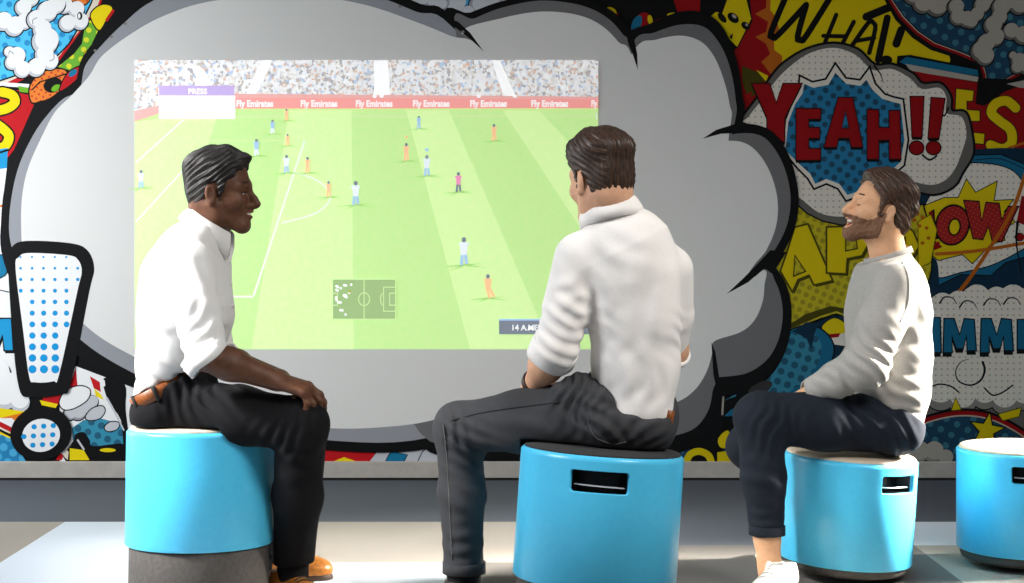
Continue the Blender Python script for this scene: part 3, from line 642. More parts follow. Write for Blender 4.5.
STOOLS = []
def stool(px, py, d, ht, slot_deg, pad_mat, tilt, label, group='blue stools on the carpet'):
    """tilt = (lean toward +x, lean toward +y) in degrees; ht = height of the seat rim; slot_deg 0 faces the camera"""
    c = W(px, py, d); cz = ht
    root = empty('wobble_stool', (c[0], c[1], 0))
    tag(root, label, 'stool', group)
    zb = ht - SH                                     # bottom of the shell above the floor
    rot = Matrix.Rotation(R_(tilt[0]), 4, 'Y') @ Matrix.Rotation(R_(-tilt[1]), 4, 'X')
    # place so that the rim centre sits at c; the rounded foot stays on the floor
    def place(v):
        q = rot @ (Vector(v) - Vector((0, 0, ht)))
        return (q.x, q.y, q.z + ht)
    def add(name, v, f, mm, smooth=True, midx=None):
        o = mesh_obj(name, [place(p) for p in v], f, mm, None, smooth, midx); o.parent = root; return o
    # shell: cylinder wall with the handle opening cut out of it
    hw, h0, h1 = .0725, ht - .086, ht - .034
    seg = 96; off = R_(-90 + slot_deg)
    prof = [(SR - .004, zb), (SR, zb + .004), (SR, h0 - .02), (SR, h1 + .02), (SR, ht - .006), (SR - .006, ht), (SR - .022, ht + .001)]
    ang = hw / SR + .06
    A = [ -ang + 2 * ang * k / 20 for k in range(21)] + [ang + (2 * math.pi - 2 * ang) * k / 70 for k in range(1, 70)]
    n = len(A); v = []; f = []
    for r, z in prof:
        for a in A: v.append((r * math.cos(a + off), r * math.sin(a + off), z))
    for i in range(len(prof) - 1):
        for k in range(n):
            if i == 2 and k < 20: continue           # this patch is replaced by the framed opening
            k2 = (k + 1) % n; f.append((i * n + k, i * n + k2, (i + 1) * n + k2, (i + 1) * n + k))
    def cyl(s_, z, r): a = s_ / SR + off; return (r * math.cos(a), r * math.sin(a), z)
    win = rounded_window(hw, h0, h1, .008)
    outer = []
    S_ = ang * SR; zl, zh = h0 - .02, h1 + .02
    for s_, z in win:                                # project the outline out to the patch rectangle
        mx, mz = 0, (h0 + h1) / 2; dx, dz = s_ - mx, z - mz
        t = min(S_ / max(abs(dx), 1e-6), (zh - zl) / 2 / max(abs(dz), 1e-6)); outer.append((mx + dx * t, mz + dz * t))
    for q in ((S_, zh), (-S_, zh), (-S_, zl), (S_, zl)):
        i = min(range(len(outer)), key=lambda k: (outer[k][0] - q[0]) ** 2 + (outer[k][1] - q[1]) ** 2); outer[i] = q
    b = len(v); N = len(win)
    for lst, r in ((outer, SR), ([(s_ * 1.025, (h0 + h1) / 2 + (z - (h0 + h1) / 2) * 1.07) for s_, z in win], SR), (win, SR - .0018), (win, SR - .012)):
        v += [cyl(s_, z, r) for s_, z in lst]
    for i in range(3):
        for k in range(N):
            k2 = (k + 1) % N; f.append((b + i * N + k, b + i * N + k2, b + (i + 1) * N + k2, b + (i + 1) * N + k))
    sh = add('shell', v, f, M_blue)
    nrm = [tuple(q.normal) for q in sh.data.vertices]; r3 = rot.to_3x3()
    for i, q in enumerate(v):                        # the wall shades as one true cylinder
        if abs(math.hypot(q[0], q[1]) - SR) < 1e-5 and zb + .01 < q[2] < ht - .008: nrm[i] = tuple((r3 @ Vector((q[0], q[1], 0))).normalized())
    sh.data.normals_split_custom_set_from_vertices(nrm)
    STOOLS.append((rot, Vector((c[0], c[1], ht))))
    # dark pocket behind the opening and the bright grip edge across it
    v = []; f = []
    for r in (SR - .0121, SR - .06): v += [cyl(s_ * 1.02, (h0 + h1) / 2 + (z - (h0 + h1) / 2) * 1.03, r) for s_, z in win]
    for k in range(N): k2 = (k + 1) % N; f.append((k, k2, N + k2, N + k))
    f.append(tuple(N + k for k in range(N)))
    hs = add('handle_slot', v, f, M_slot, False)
    v = []; f = []
    for k in range(13):
        s_ = -hw * .93 + 2 * hw * .93 * k / 12; z = h0 + .0155 - .003 * (k / 12)
        for r, dz in ((SR - .016, 0), (SR - .016, .0022), (SR - .03, .0022), (SR - .03, 0)): v.append(cyl(s_, z + dz, r))
    for k in range(12):
        for q in range(4): f.append((4 * k + q, 4 * k + (q + 1) % 4, 4 * k + 4 + (q + 1) % 4, 4 * k + 4 + q))
    bar = add('grip_edge', v, f, M_bar, False); bar.parent = hs
    # inner column with the domed rocking foot
    br = SR - .011
    zmin = min(place((br * .55 * math.cos(a), br * .55 * math.sin(a), 0))[2] for a in np.linspace(0, 6.28, 24))
    foot = [(.001, 0 - min(zmin, 0)), (br * .35, .002 - min(zmin, 0)), (br * .7, .010 - min(zmin, 0)), (br * .9, .020 - min(zmin, 0)), (br * .975, .027 - min(zmin, 0)), (br, .036 - min(zmin, 0)), (br, zb + .05), (br - .01, zb + .06)]
    v, f = lathe(foot); bs = add('base', v, f, M_sbase)
    # felt seat pad, slightly domed
    pad = [(SR - .023, ht - .004), (SR - .0215, ht + .003), (SR - .024, ht + .0075), (SR - .035, ht + .0105), (SR * .6, ht + .0125), (SR * .3, ht + .013), (.001, ht + .013)]
    pad[0] = (SR - .012, ht - .004); pad[1] = (SR - .008, ht + .002); pad[2] = (SR - .011, ht + .0065)
    v, f = lathe(pad); add('seat_pad', v, f, pad_mat)
    return root
stool(201, 429, 4.38, .508, 180, M_padb, (0.2, 2.6), 'blue stool raised on a tall grey base under the black-haired man at the left')
stool(602.5, 450, 3.90, .511, -4.5, M_padd, (3.9, 2.6), 'large blue stool with charcoal seat, tilted under the man seen from behind')
stool(850.5, 455.5, 4.80, .374, 36, M_padb, (3.6, 0), 'blue stool low to the floor under the man in the grey sweater')
stool(1022.5, 448, 4.97, .373, -7, M_padb, (0, 0), 'empty blue stool with beige seat at the right edge')
# ------------------------------------------------------------------ signed-distance modelling
V3 = lambda *a: np.array(a, float)
def unit(v): v = np.asarray(v, float); return v / np.linalg.norm(v)
class Pr:
    def __init__(s, f, c, R): s.f, s.c, s.R = f, np.asarray(c, float), R
def rc(a, b, ra, rb):
    a, b = np.asarray(a, float), np.asarray(b, float); ab = b - a; L2 = max(float(ab @ ab), 1e-12)
    def f(P):
        t = np.clip((P - a) @ ab / L2, 0, 1); return np.linalg.norm(P - a - t[:, None] * ab, axis=1) - (ra + (rb - ra) * t)
    return Pr(f, (a + b) / 2, math.sqrt(L2) / 2 + max(ra, rb))
def chain(pts):
    return [rc(pts[i][0], pts[i + 1][0], pts[i][1], pts[i + 1][1]) for i in range(len(pts) - 1)]
def el(c, r, rot=None):
    c, r = np.asarray(c, float), np.asarray(r, float); Rm = np.eye(3) if rot is None else np.asarray(rot, float)   # rows = local axes
    def f(P):
        q = (P - c) @ Rm.T; k0 = np.linalg.norm(q / r, axis=1); k1 = np.linalg.norm(q / (r * r), axis=1)
        return k0 * (k0 - 1) / np.maximum(k1, 1e-9)
    return Pr(f, c, float(r.max()))
def ec(a, b, A, B, side, ex=2.0):
    """tapering tube of superelliptic section: A, B = (half width along side, half depth)"""
    a, b = np.asarray(a, float), np.asarray(b, float); ax = b - a; L = np.linalg.norm(ax); ax = ax / L
    s_ = np.asarray(side, float); s_ = unit(s_ - ax * (s_ @ ax)); dp = np.cross(ax, s_)
    m_ = min(min(A), min(B))
    def f(P):
        q = P - a; h = q @ ax; t = np.clip(h / L, 0, 1); over = np.where(h < 0, -h, np.maximum(h - L, 0))
        w = A[0] + (B[0] - A[0]) * t; dd = A[1] + (B[1] - A[1]) * t
        u, v_ = np.abs(q @ s_) / w, np.abs(q @ dp) / dd
        k = (u ** ex + v_ ** ex + (over / np.minimum(w, dd)) ** ex) ** (1 / ex)
        r = np.hypot(q @ s_, q @ dp); rr = np.sqrt(r * r + over * over)
        return np.where(k > 1, rr * (1 - 1 / np.maximum(k, 1e-6)), (k - 1) * np.minimum(w, dd))
    return Pr(f, (a + b) / 2, L / 2 + max(max(A), max(B)) * 1.1)
def echain(st, side, ex=2.0):
    return [ec(st[i][0], st[i + 1][0], st[i][1], st[i + 1][1], side, ex) for i in range(len(st) - 1)]
def smin(a, b, k):
    h = np.maximum(k - np.abs(a - b), 0) / k; return np.minimum(a, b) - h * h * k * .25
def smax(a, b, k): return -smin(-a, -b, k)
def union(prims, k):
    def f(P, bc=None, br=0):
        d = None
        for p in prims:
            if bc is not None and np.linalg.norm(p.c - bc) - p.R - br > .09: continue
            v = p.f(P); d = v if d is None else smin(d, v, k)
        return np.full(len(P), .12) if d is None else d
    return f
def cut(f, p, n, k=.004):
    """keep the side of the plane that n points away from"""
    p, n = np.asarray(p, float), unit(n)
    return lambda P, bc=None, br=0: smax(f(P, bc, br), (P - p) @ n, k)
def off_stool(f, k, gap=.0015):
    """sit on stool k: flatten whatever would sink into its pad or its side"""
    rot, c = STOOLS[k]; ax = np.array(rot.to_3x3() @ Vector((0, 0, 1))); c = np.array(c) + ax * .0132
    def g(P, bc=None, br=0):
        q = P - c; h = q @ ax; r = np.linalg.norm(q - h[:, None] * ax, axis=1)
        cyl = np.maximum(h, r - SR); return smax(f(P, bc, br), gap - cyl, .006)
    return g
def both(fs, k=.01):
    def f(P, bc=None, br=0):
        d = fs[0](P, bc, br)
        for g in fs[1:]: d = smin(d, g(P, bc, br), k)
        return d
    return f
def prim_cut(p, *planes):
    """one primitive cut by planes (point, outward normal)"""
    pl = [(np.asarray(a, float), unit(n_)) for a, n_ in planes]
    def f(P):
        d = p.f(P)
        for a, n_ in pl: d = smax(d, (P - a) @ n_, .004)
        return d
    return Pr(f, p.c, p.R)
def folds(lst):
    """cloth folds: (centre, reach, direction across the folds, wavelength, depth)"""
    L = [(np.asarray(c, float), r, unit(d), w, a, i * 1.7) for i, (c, r, d, w, a) in enumerate(lst)]
    def g(P):
        o = np.zeros(len(P))
        for c, r, d, w, a, ph in L:
            q = P - c; m_ = np.exp(-(q * q).sum(1) / (r * r))
            if m_.max() < .02: continue
            h = q @ d; e = np.cross(d, V3(.3, .5, .81)); e2 = np.cross(d, e)
            x = h + .012 * np.sin(q @ e * 38 + ph) + .008 * np.sin(q @ e2 * 61 + ph * 2)
            s_ = np.sin(2 * math.pi * x / w + ph + 1.5 * np.sin(q @ e * 17 + ph)); s_ = np.sign(s_) * np.abs(s_) ** .8
            o += a * .62 * m_ * s_
        return o
    return g
def lumps(amp, fr, seed=0):
    rg = np.random.default_rng(seed); D = rg.normal(size=(5, 3)); D /= np.linalg.norm(D, axis=1)[:, None]; ph = rg.uniform(0, 6.28, 5)
    return lambda P: amp * sum(np.sin(P @ D[i] * fr * (1 + .35 * i) + ph[i] + 1.3 * np.sin(P @ D[(i + 2) % 5] * fr * .6)) for i in range(5)) / 3
def displaced(f, *gs):
    def h(P, bc=None, br=0):
        d = f(P, bc, br)
        near = np.abs(d) < .05
        if near.any():
            Q = P[near]; x = d[near]
            for g in gs: x = x - g(Q)
            d = d.copy(); d[near] = x
        return d
    return h
def shell_of(f, off): return lambda P, bc=None, br=0: f(P, bc, br) - off

def polygonise(f, lo, hi, h):
    """surface nets over the box lo..hi with cell size h; only blocks near the surface are evaluated"""
    lo = np.asarray(lo, float); n = np.ceil((np.asarray(hi) - lo) / h / 12).astype(int); B = 12
    N = n * B + 1; D = np.ones(N, np.float32)
    idx = np.stack(np.meshgrid(*[np.arange(k) for k in n], indexing='ij'), -1).reshape(-1, 3)
    cen = lo + (idx * B + B / 2) * h; br = B * h * .5 * math.sqrt(3)
    dc = f(cen)
    g = np.arange(B + 1); gg = np.stack(np.meshgrid(g, g, g, indexing='ij'), -1).reshape(-1, 3) * h
    for q, c, dv in zip(idx, cen, dc):
        sl = tuple(slice(q[a] * B, q[a] * B + B + 1) for a in range(3))
        if abs(dv) > br * 1.5 + .02:
            if dv < 0: D[sl] = -1
            continue
        D[sl] = f(lo + q * B * h + gg, c, br).reshape(B + 1, B + 1, B + 1)
    D[0] = D[-1] = 1; D[:, 0] = D[:, -1] = 1; D[:, :, 0] = D[:, :, -1] = 1
    S = D < 0
    cs = [(i, j, k) for i in (0, 1) for j in (0, 1) for k in (0, 1)]
    def corner(A, c): return A[c[0]:A.shape[0] - 1 + c[0], c[1]:A.shape[1] - 1 + c[1], c[2]:A.shape[2] - 1 + c[2]]
    cnt = sum(corner(S, c).astype(np.int8) for c in cs)
    act = np.argwhere((cnt > 0) & (cnt < 8))
    if len(act) == 0: return np.zeros((0, 3)), np.zeros((0, 4), int)
    vid = -np.ones(np.array(D.shape) - 1, np.int64); vid[tuple(act.T)] = np.arange(len(act))
    val = {c: D[act[:, 0] + c[0], act[:, 1] + c[1], act[:, 2] + c[2]] for c in cs}
    acc = np.zeros((len(act), 3)); num = np.zeros(len(act))
    for a in cs:
        for ax in range(3):
            if a[ax]: continue
            b = tuple(1 if i == ax else a[i] for i in range(3)); va, vb = val[a], val[b]
            x = (va < 0) != (vb < 0); t = np.where(x, va / np.where(x, va - vb, 1), 0)
            p = np.tile(np.array(a, float), (len(act), 1)); p[:, ax] += t
            acc += p * x[:, None]; num += x
    verts = lo + (act + acc / num[:, None]) * h
    faces = []
    for ax in range(3):
        u, w = (ax + 1) % 3, (ax + 2) % 3
        s0 = [slice(None)] * 3; s1 = [slice(None)] * 3; s0[ax] = slice(0, -1); s1[ax] = slice(1, None)
        e = np.argwhere(S[tuple(s0)] != S[tuple(s1)])
        e = e[(e[:, u] > 0) & (e[:, w] > 0) & (e[:, u] < D.shape[u] - 1) & (e[:, w] < D.shape[w] - 1)]
        ins = S[tuple(e.T)]
        def cell(du, dw):
            q = e.copy(); q[:, u] += du; q[:, w] += dw; return vid[tuple(q.T)]
        Q = np.stack([cell(-1, -1), cell(0, -1), cell(0, 0), cell(-1, 0)], 1)
        Q[~ins] = Q[~ins][:, ::-1]; faces.append(Q)
    faces = np.concatenate(faces); faces = faces[(faces >= 0).all(1)]
    return verts, faces
def join(*vf):
    v = []; f = []; b = 0
    for a, c in vf: v.append(a); f.append(np.asarray(c) + b); b += len(a)
    return np.concatenate(v), np.concatenate(f)
def bounds(prims, pad=.03):
    lo = np.min([p.c - p.R for p in prims], 0) - pad; hi = np.max([p.c + p.R for p in prims], 0) + pad
    return lo, hi
def rotm(yaw, pitch=0, roll=0):
    """head frame: columns = face direction, left, up; yaw 0 looks along +x, pitch > 0 looks up, roll > 0 tips to the left"""
    return np.array(Matrix.Rotation(R_(yaw), 3, 'Z') @ Matrix.Rotation(R_(-pitch), 3, 'Y') @ Matrix.Rotation(R_(-roll), 3, 'X'))

# ------------------------------------------------------------------ heads
def head_prims():
    p = [el((-.012, 0, .036), (.094, .075, .080)), el((.028, 0, -.02), (.058, .064, .082)), el((-.03, 0, -.02), (.065, .066, .07)),
         rc((-.002, .052, -.05), (.004, .046, -.078), .022, .019), rc((-.002, -.052, -.05), (.004, -.046, -.078), .022, .019),
         rc((.004, .046, -.078), (.070, .012, -.101), .018, .018), rc((.004, -.046, -.078), (.070, -.012, -.101), .018, .018),
         rc((.070, .010, -.102), (.070, -.010, -.102), .019, .019), el((.055, .036, -.03), (.028, .026, .024)), el((.055, -.036, -.03), (.028, .026, .024)),
         rc((.074, .014, .019), (.060, .045, .017), .010, .010), rc((.074, -.014, .019), (.060, -.045, .017), .010, .010), rc((.074, .014, .019), (.074, -.014, .019), .009, .009),
         el((.066, 0, -.068), (.026, .03, .025))]
    return p
def head_fn(mouth):
    """mouth: 'smile', 'laugh' or 'closed'"""
    base = union(head_prims(), .022)
    nose = union([rc((.082, 0, .012), (.102, 0, -.020), .0085, .010), rc((.102, 0, -.020), (.112, 0, -.034), .0105, .0118), rc((.092, .013, -.040), (.096, .010, -.040), .0085, .0085), rc((.092, -.013, -.040), (.096, -.010, -.040), .0085, .0085), rc((.090, 0, -.045), (.105, 0, -.043), .006, .006)], .010)
    ear = []
    for s_ in (1, -1):
        rt = np.array(Matrix.Rotation(R_(-18 * s_), 3, 'Z') @ Matrix.Rotation(R_(-10), 3, 'Y')).T
        ear.append((el((-.014, .079 * s_, -.012), (.0165, .0085, .029), rt), el((-.0105, .0865 * s_, -.007), (.0085, .0055, .017), rt), rc((-.010, .075 * s_, -.038), (-.010, .079 * s_, -.038), .009, .008)))
    so = [el((.086, .031 * s_, -.001), (.014, .017, .011)) for s_ in (1, -1)]
    ball = [el((.0655, .031 * s_, -.001), (.0125, .0125, .0125)) for s_ in (1, -1)]
    lid = [rc((.0755, .019 * s_, .0062), (.0705, .044 * s_, .0048), .0062, .0058) for s_ in (1, -1)]
    if mouth == 'laugh':                             # eyes narrowed, cheeks pushed up
        lid += [rc((.0755, .020 * s_, .0005), (.0705, .043 * s_, .0005), .0078, .0072) for s_ in (1, -1)] + [el((.064, .036 * s_, -.026), (.022, .024, .018)) for s_ in (1, -1)]
        lips = [rc((.097, 0, -.057), (.075, .026, -.060), .0055, .004), rc((.097, 0, -.057), (.075, -.026, -.060), .0055, .004), rc((.091, 0, -.088), (.072, .026, -.066), .006, .004), rc((.091, 0, -.088), (.072, -.026, -.066), .006, .004)]
        hole = el((.092, 0, -.0725), (.026, .022, .0115))
    elif mouth == 'smile':
        lips = [rc((.096, 0, -.058), (.074, .028, -.060), .005, .0035), rc((.096, 0, -.058), (.074, -.028, -.060), .005, .0035), rc((.094, 0, -.073), (.073, .027, -.062), .0055, .0035), rc((.094, 0, -.073), (.073, -.027, -.062), .0055, .0035)]
        hole = el((.095, 0, -.0655), (.022, .021, .0048))
    else:
        lips = [rc((.095, 0, -.061), (.074, .024, -.064), .005, .0035), rc((.095, 0, -.061), (.074, -.024, -.064), .005, .0035), rc((.093, 0, -.070), (.073, .022, -.066), .0055, .004), rc((.093, 0, -.070), (.073, -.022, -.066), .0055, .004)]
        hole = None
    def f(Q):
        d = base(Q)
        for e in so: d = smax(d, -e.f(Q), .012)
        for e in ball: d = smin(d, e.f(Q), .002)
        for e in lid: d = smin(d, e.f(Q), .006)
        d = smin(d, nose(Q), .012)
        for a, b, c in ear:
            e = smax(smin(a.f(Q), c.f(Q), .012), -b.f(Q), .005); d = smin(d, e, .006)
        for e in lips: d = smin(d, e.f(Q), .007)
        if hole is not None: d = smax(d, -hole.f(Q), .003)
        return d
    return f, base
class Head:
    def __init__(s, c, R, mouth, sc=1.0):
        s.c, s.R, s.sc = np.asarray(c, float), R, sc; s.local, s.base = head_fn(mouth)
    def to(s, P): return (P - s.c) @ s.R / s.sc
    def out(s, q): return s.c + s.R @ (np.asarray(q, float) * s.sc)
    def field(s): return lambda P, bc=None, br=0: s.local(s.to(P)) * s.sc
    def loc(s, g): return lambda P, bc=None, br=0: g(s.to(P)) * s.sc
    def box(s, lo, hi, h, g):
        """polygonise a head-local field in local coordinates, return room-space mesh"""
        v, f = polygonise(lambda Q, bc=None, br=0: g(Q), lo, hi, h); return (v * s.sc) @ s.R.T + s.c, f
def strands(freq, amp, seed, flow):
    """fine ridges running along a flow direction"""
    fl = unit(flow); e1 = unit(np.cross(fl, V3(.2, .9, .31))); e2 = np.cross(fl, e1); rg = np.random.default_rng(seed); ph = rg.uniform(0, 6, 8)
    def g(Q):
        a, b, c = Q @ e1, Q @ e2, Q @ fl; o = 0
        for i, k in enumerate((1, 1.7, 2.9)):
            o = o + np.sin(a * freq * k + ph[i] + 1.6 * np.sin(c * freq * .22 + b * freq * .31 + ph[i + 3])) * np.sin(b * freq * k * .9 + ph[i + 4] + 1.3 * np.sin(c * freq * .3 + ph[i])) / k
        return amp * o
    return g

def hair_ridges(k, amp, seed, lean=.6):
    """combed strands: front-to-back over the top and back, slanting back and down along the sides"""
    rg = np.random.default_rng(seed); ph = rg.uniform(0, 6.28, 12); q = math.sqrt(1 - lean * lean)
    def R(t, c, o):
        return sum(np.sin(t * k * m_ + ph[i + o] + 1.8 * np.sin(c * 34 + ph[i + 3 + o] + t * 60)) / m_ for i, m_ in enumerate((1, 1.57, .46)))
    def g(Q):
        x, y, z = Q.T; w = np.clip((np.abs(y) - .035) / .03, 0, 1); w = w * w * (3 - 2 * w)
        top = R(y, x * .9 - z * .5, 0); sd = R(x * lean - z * q, x * q + z * lean + y, 6)
        return amp * .6 * ((1 - w) * top + w * sd)
    return g

# ------------------------------------------------------------------ hands
def hand_prims(wrist, dirn, back, thumb_side, curl=(15, 25, 20), spread=5, thumb=(45, 20), sc=1.0, lift=0):
    """palm + four fingers + thumb; dirn = wrist to knuckles, back = out of the back of the hand, thumb_side = +1/-1"""
    d = unit(dirn); b = unit(np.asarray(back, float) - d * (np.asarray(back, float) @ d)); s_ = np.cross(b, d) * thumb_side   # toward the thumb
    w = np.asarray(wrist, float); P = []
    kn = []
    for i, o in enumerate((.030, .010, -.011, -.030)):
        k = w + d * (.088 - abs(i - 1) * .005) * sc + s_ * o * sc - b * .002 * sc; kn.append(k)
        P.append(rc(w + s_ * o * .65 * sc, k, .0145 * sc, .0115 * sc))
    P.append(el(w + d * .048 * sc, (.046 * sc, .036 * sc, .0145 * sc), np.array([d, s_, b])))
    P.append(el(w + d * .035 * sc + s_ * .02 * sc - b * .006 * sc, (.034 * sc, .018 * sc, .015 * sc), np.array([unit(d + .35 * s_), unit(s_ - .35 * d), b])))
    L = ((.040, .025, .020), (.044, .029, .021), (.041, .027, .021), (.032, .020, .018))
    for i in range(4):
        p = kn[i]; a = R_(spread * (1.5 - i)); c = 0; c0 = curl if not isinstance(curl[0], (list, tuple)) else curl[i]
        base = d * math.cos(a) + s_ * math.sin(a)
        for j in range(3):
            c += R_(c0[j]); dv = base * math.cos(c) - b * math.sin(c)
            q = p + dv * L[i][j] * sc; r0 = (.0098, .0086, .0076)[j] * sc * (.88 if i == 3 else 1); r1 = (.0088, .0078, .0062)[j] * sc * (.88 if i == 3 else 1)
            P.append(rc(p, q, r0, r1)); p = q
    p = w + d * .022 * sc + s_ * .024 * sc - b * .006 * sc; c = R_(thumb[0])
    for j, (l_, r0, r1) in enumerate(((.040, .014, .011), (.030, .0108, .0096), (.026, .0096, .0068))):
        dv = d * math.cos(c) + s_ * math.sin(c) - b * (.25 + lift); dv = unit(dv); q = p + dv * l_ * sc; P.append(rc(p, q, r0 * sc, r1 * sc)); p = q; c -= R_(thumb[1])
    return P

# ------------------------------------------------------------------ shoes and clothing helpers
def shoe(heel, toe, width=.048, h=.07, up=(0, 0, 1)):
    """field prims of the upper and of the sole; heel and toe on the floor line"""
    heel, toe, up = np.asarray(heel, float), np.asarray(toe, float), unit(up); d = unit(toe - heel); L = np.linalg.norm(toe - heel); s_ = np.cross(up, d)
    fr = np.array([d, s_, up])
    up_ = [el(heel + d * .045 + up * .046, (.05, .036, .046), fr), el(heel + d * .12 + up * .042, (.09, .042, .042), fr), el(heel + d * (L - .085) + up * .030, (.085, width, .034), fr), el(heel + d * (L - .05) + up * .026, (.052, width * .86, .027), fr),
           rc(heel + d * .055 + up * .05, heel + d * .06 + up * .095, .040, .040)]
    return up_, fr, L
def ring_band(c, n, rx, ry, side, h, th, m_, name, parent, seg=48, wob=None):
    """closed band (belt, cuff, collar stand) round axis n; side = rx direction"""
    n = unit(n); s_ = unit(np.asarray(side, float) - n * (np.asarray(side, float) @ n)); t_ = np.cross(n, s_); v = []; f = []
    prof = [(0, -h / 2), (th, -h / 2 + th * .3), (th, h / 2 - th * .3), (0, h / 2), (-th * .6, h / 2 - th * .2), (-th * .6, -h / 2)]
    for k in range(seg):
        a = 2 * math.pi * k / seg; wz = wob(a) if wob else 0
        for o, z in prof: v.append(np.asarray(c) + s_ * math.cos(a) * (rx + o) + t_ * math.sin(a) * (ry + o) + n * (z + wz))
    q = len(prof)
    for k in range(seg):
        k2 = (k + 1) % seg
        for i in range(q): f.append((k * q + i, k2 * q + i, k2 * q + (i + 1) % q, k * q + (i + 1) % q))
    return mesh_obj(name, v, f, m_, parent)
def sphere(c, r, name, m_, parent, scale=(1, 1, 1), R=None):
    b = bmesh.new(); bmesh.ops.create_uvsphere(b, u_segments=16, v_segments=10, radius=r)
    Rm = Matrix(np.eye(3) if R is None else R).to_4x4()
    bmesh.ops.transform(b, matrix=Matrix.Translation(Vector(c)) @ Rm @ Matrix.Diagonal((*scale, 1)), verts=b.verts)
    return bm_obj(name, b, m_, parent)
def tube(pts, r, name, m_, parent, seg=8, r2=None):
    """thin tube with round ends along a polyline"""
    P = [np.asarray(p, float) for p in pts]; v = []; f = []; N = len(P); prev = None
    for i in range(N):
        t = unit(P[min(i + 1, N - 1)] - P[max(i - 1, 0)])
        if prev is None: e = np.cross(t, V3(.31, .21, .93))
        else: e = prev - t * (prev @ t)
        e = unit(e); prev = e; g = np.cross(t, e); rr = r if r2 is None else r + (r2 - r) * i / (N - 1)
        for k in range(seg): a = 2 * math.pi * k / seg; v.append(P[i] + (e * math.cos(a) + g * math.sin(a)) * rr)
    for i in range(N - 1):
        for k in range(seg): f.append((i * seg + k, i * seg + (k + 1) % seg, (i + 1) * seg + (k + 1) % seg, (i + 1) * seg + k))
    f.append(tuple(reversed(range(seg)))); f.append(tuple((N - 1) * seg + k for k in range(seg)))
    return mesh_obj(name, v, f, m_, parent)
def solid(name, f, lo, hi, h, m_, parent, origin=None):
    v, q = polygonise(f, lo, hi, h); return mesh_obj(name, v, q, m_, parent, origin=origin)
# ------------------------------------------------------------------ the three men
def skin(name, a, b): return noisy(name, srgb(*a), srgb(*b), 60, .55, .08, 500, sss=.05, dist=.001, spec=.4)
SK1 = skin('skin_brown', (92, 58, 40), (106, 68, 47)); SK2 = skin('skin_fair', (212, 162, 130), (222, 172, 140)); SK3 = skin('skin_tan', (218, 166, 128), (226, 176, 138))
HR1 = noisy('hair_black', srgb(18, 16, 16), srgb(40, 36, 35), 160, .55, .3, 420, stretch=(1, 1, .35)); HR2 = noisy('hair_dark_brown', srgb(38, 26, 18), srgb(72, 50, 36), 160, .45, .3, 420, stretch=(1, 1, .35)); HR3 = noisy('hair_brown', srgb(44, 28, 20), srgb(86, 58, 40), 160, .45, .3, 420, stretch=(1, 1, .4))
HR2s = noisy('hair_clipped', srgb(66, 46, 34), srgb(96, 68, 50), 300, .6, .4, 600)
BRD = noisy('beard_brown', srgb(92, 62, 43), srgb(146, 104, 76), 420, .7, .8, 600); BRD1 = noisy('stubble_dark', srgb(48, 34, 28), srgb(62, 44, 34), 420, .7, .4, 600)
BROW1 = mat('brow_dark', srgb(22, 17, 15), .7); BROW3 = mat('brow_brown', srgb(72, 46, 32), .7)
LIP1 = mat('lip_brown', srgb(122, 66, 56), .45); LIP3 = mat('lip_pink', srgb(196, 112, 96), .45)
TOO = mat('teeth_white', srgb(240, 236, 226), .3); MOU = mat('mouth_inside', srgb(70, 20, 18), .5); TNG = mat('tongue_pink', srgb(190, 96, 90), .4)
EYW = mat('eye_white', srgb(200, 192, 186), .35); EYD = mat('eye_iris', srgb(48, 32, 22), .15)
def cloth(name, a, b, sc=700, bump=.25, rough=.9, **k): return noisy(name, srgb(*a), srgb(*b), sc, rough, bump, sc, 2, spec=.2, dist=.0008, **k)
SHW = cloth('shirt_white_cotton', (236, 235, 234), (244, 243, 242), 500); SHW2 = cloth('shirt_white_linen', (238, 234, 230), (246, 243, 240), 420)
SWE = cloth('sweater_heather', (158, 155, 151), (184, 181, 176), 420, .35, lo=.3, hi=.7, sheen=.1)
TRB = cloth('trousers_black', (17, 17, 20), (23, 23, 26), 600); JNS = cloth('jeans_charcoal', (54, 55, 58), (68, 69, 72), 800, .3); JNB = cloth('jeans_navy', (23, 28, 37), (33, 39, 50), 800, .3)
LEA = noisy('belt_tan_leather', srgb(124, 64, 22), srgb(146, 82, 32), 120, .45, .15); LEB = mat('belt_black', srgb(22, 22, 24), .5); BUC = mat('belt_loop_black', srgb(24, 24, 26), .8)
SHO1 = noisy('shoe_tan_leather', srgb(176, 106, 36), srgb(204, 130, 52), 90, .4, .08); SOL1 = mat('sole_brown', srgb(60, 38, 24), .6); LAC1 = mat('lace_brown', srgb(60, 40, 26), .7)
SHO2 = noisy('shoe_dark_leather', srgb(40, 30, 26), srgb(58, 44, 38), 90, .4, .08); SOL2 = mat('sole_black', srgb(20, 20, 20), .6)
SHO3 = noisy('sneaker_white_canvas', srgb(232, 226, 216), srgb(242, 238, 230), 300, .7, .15); SOL3 = mat('sole_white', srgb(238, 236, 232), .5); LAC3 = mat('lace_white', srgb(240, 238, 234), .7)
SOCK = cloth('sock_black', (20, 20, 22), (28, 28, 30), 500); THR = mat('stitching', srgb(112, 110, 108), .8); BTN = mat('button_white', srgb(228, 226, 222), .3)
THG = mat('seam_dark', srgb(150, 148, 146), .9)

